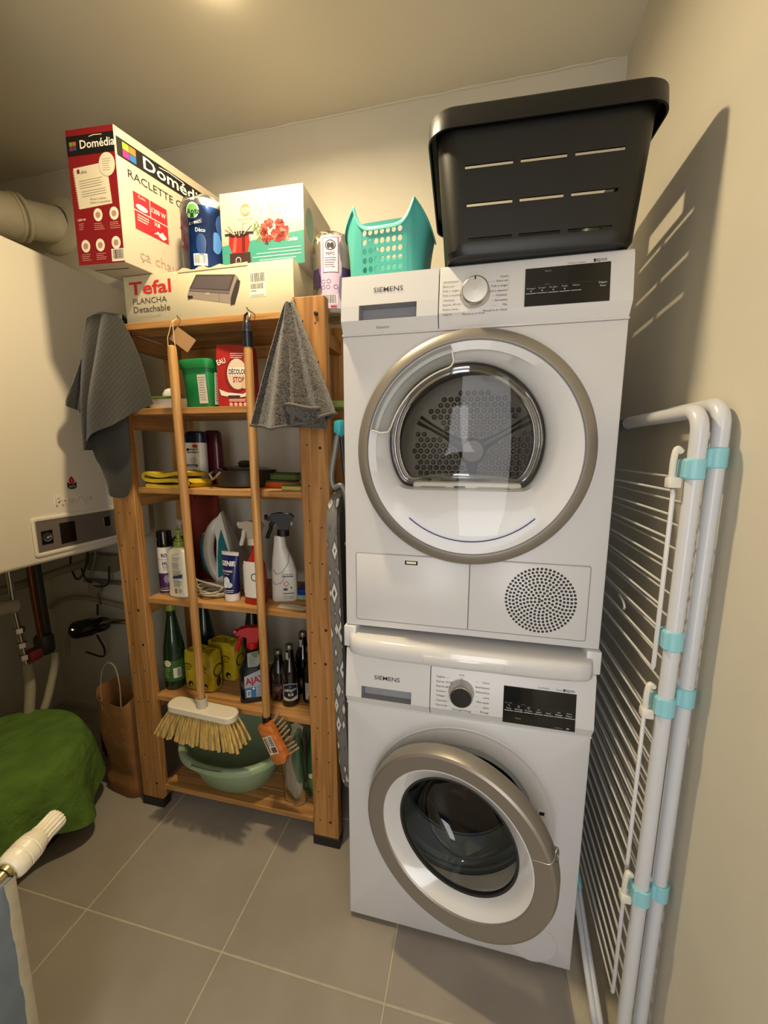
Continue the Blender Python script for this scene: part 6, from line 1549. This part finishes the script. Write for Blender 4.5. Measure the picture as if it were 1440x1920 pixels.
MB().lathe([(.006, 0), (.007, .004), (.0005, .006)], (-.030, .108, 1.09), (0, -1, 0), 12).build('rivet', M_IBG, ib)

# ================================================================== CLOTHES AIRER folded against the right wall
ca = thing('clothes_airer', 'folded white clothes drying rack with turquoise clips leaning by the right wall', 'drying rack', (.675, .1, 0))
M_TUB = mat('airer_white', '#c9cbd0', .3); M_CLP = mat('clip_teal', '#8cc6d0', .4); M_WIR = mat('wire_white', '#d2d2d2', .35)
def airer_frame(x0, yf, zt, yback, dx):
    r = .035; pts = [(x0-dx, yf+.012, .014), (x0-dx*.5, yf+.006, .6), (x0, yf, zt-r-.02)]
    pts += [(x0, yf+r-r*cos(a), zt-r+r*sin(a)) for a in [pi/2*i/8 for i in range(9)]]
    pts += [(x0, yback-r+r*sin(a), zt-r+r*cos(a)) for a in [pi/2*i/8 for i in range(9)]]
    pts += [(x0, yback, .6), (x0, yback, .014)]
    fr_ = MB().tube(pts, .0125, 16).build('tube_frame', M_TUB, ca)
    for yy, xx in ((yf+.012, x0-dx), (yback, x0)): MB().tube([(xx, yy, .0), (xx, yy, .003), (xx, yy, .03)], [.013, .015, .0145], 16).build('foot_cap', M_CLP, ca)
    return fr_
airer_frame(.657, -.182, 1.411, .46, .004)
airer_frame(.692, -.170, 1.421, .47, .004)
MB().tube([(.657, .13, 1.4105), (.657, .19, 1.4105)], .0138, 16).build('grey_sleeve', mat('sleeve_grey', '#6c6e70', .5), ca)
def clip(x, y, zz, h, side):
    m = MB().tube([(x, y, zz-h/2), (x, y, zz-h/2+.002), (x, y, zz+h/2-.002), (x, y, zz+h/2)], [.0145, .0162, .0162, .0145], 20)
    m.rbox(x-.0175 if side < 0 else x+.004, x-.004 if side < 0 else x+.0175, y-.012, y+.016, zz-h/2+.002, zz+h/2-.002, .002, 1)
    c = m.build('clip', M_CLP, ca); return c
for (zz, h) in ((1.318, .034), (1.023, .036), (.898, .036), (.495, .036)): clip(.656, -.180+.006*(1.4-zz), zz, h, -1)
for (zz, h) in ((1.336, .034), (.914, .036), (.500, .036)): clip(.691, -.168+.006*(1.4-zz), zz, h, -1)
for zz in (1.300, .880, .477):
    m = MB(); yv = -.176+.006*(1.4-zz)
    m.tube(bez([(.640, yv+.004, zz+.045), (.632, yv+.002, zz+.050), (.629, yv+.002, zz+.030), (.630, yv+.004, zz-.006)], 16), .005, 10); m.rbox(.622, .642, yv-.006, yv+.012, zz-.014, zz+.004, .003, 2); m.build('hinge_hook', mat('hook_white', '#d8d4c8', .4), ca)
def wire_panel(x, yf, yb_, z0, z1, n, dx=0., rod=True, r=.0021):
    lst = []
    for i in range(n):
        zz = z0+(z1-z0)*i/(n-1); lst.append(zz)
        MB().tube([(x+dx*(i/(n-1)), yf, zz), (x, (yf+yb_)/2, zz-.001), (x, yb_, zz)], r, 6).build('wire', M_WIR, ca)
    if rod:
        for yy in (yf, yb_): MB().tube([(x, yy+.004, z0-.001), (x, yy, z0+.006), (x+dx, yy, z1-.006), (x+dx, yy+.004, z1+.001)], .0036, 10).build('wire_rod', M_WIR, ca)
wire_panel(.634, -.172, .44, .962, 1.281, 9)
wire_panel(.669, -.150, .44, .66, 1.300, 16, rod=False)
wire_panel(.637, -.150, .44, .205, .868, 18)
wire_panel(.668, -.140, .44, .13, .62, 12, rod=False)
wire_panel(.681, -.150, .45, .22, .86, 14, rod=True)
for (x, dy) in ((.6225, 0), (.634, .016)):
    m = MB(); m.tube([(x, .115+dy, .150), (x, .02+dy, .110), (x+.002, -.12, .045), (x+.004, -.20, .012)], .0075, 12); m.build('base_leg', M_TUB, ca)
    m = MB(); m.tube([(x, .150+dy, .166), (x, .145+dy, .164), (x, .10+dy, .145), (x, .095+dy, .142)], [.008, .0105, .0105, .008], 14); m.build('leg_joint', M_CLP, ca)
    MB().tube([(x+.004, -.215, .006), (x+.004, -.185, .018)], .0095, 12).build('leg_cap', M_CLP, ca)
m = MB(); m.tube(bez([(.633, .02, 1.03), (.631, -.01, 1.028), (.632, -.02, 1.018), (.634, -.012, 1.010)], 14), .0022, 6); m.build('wire_hook', M_WIR, ca)
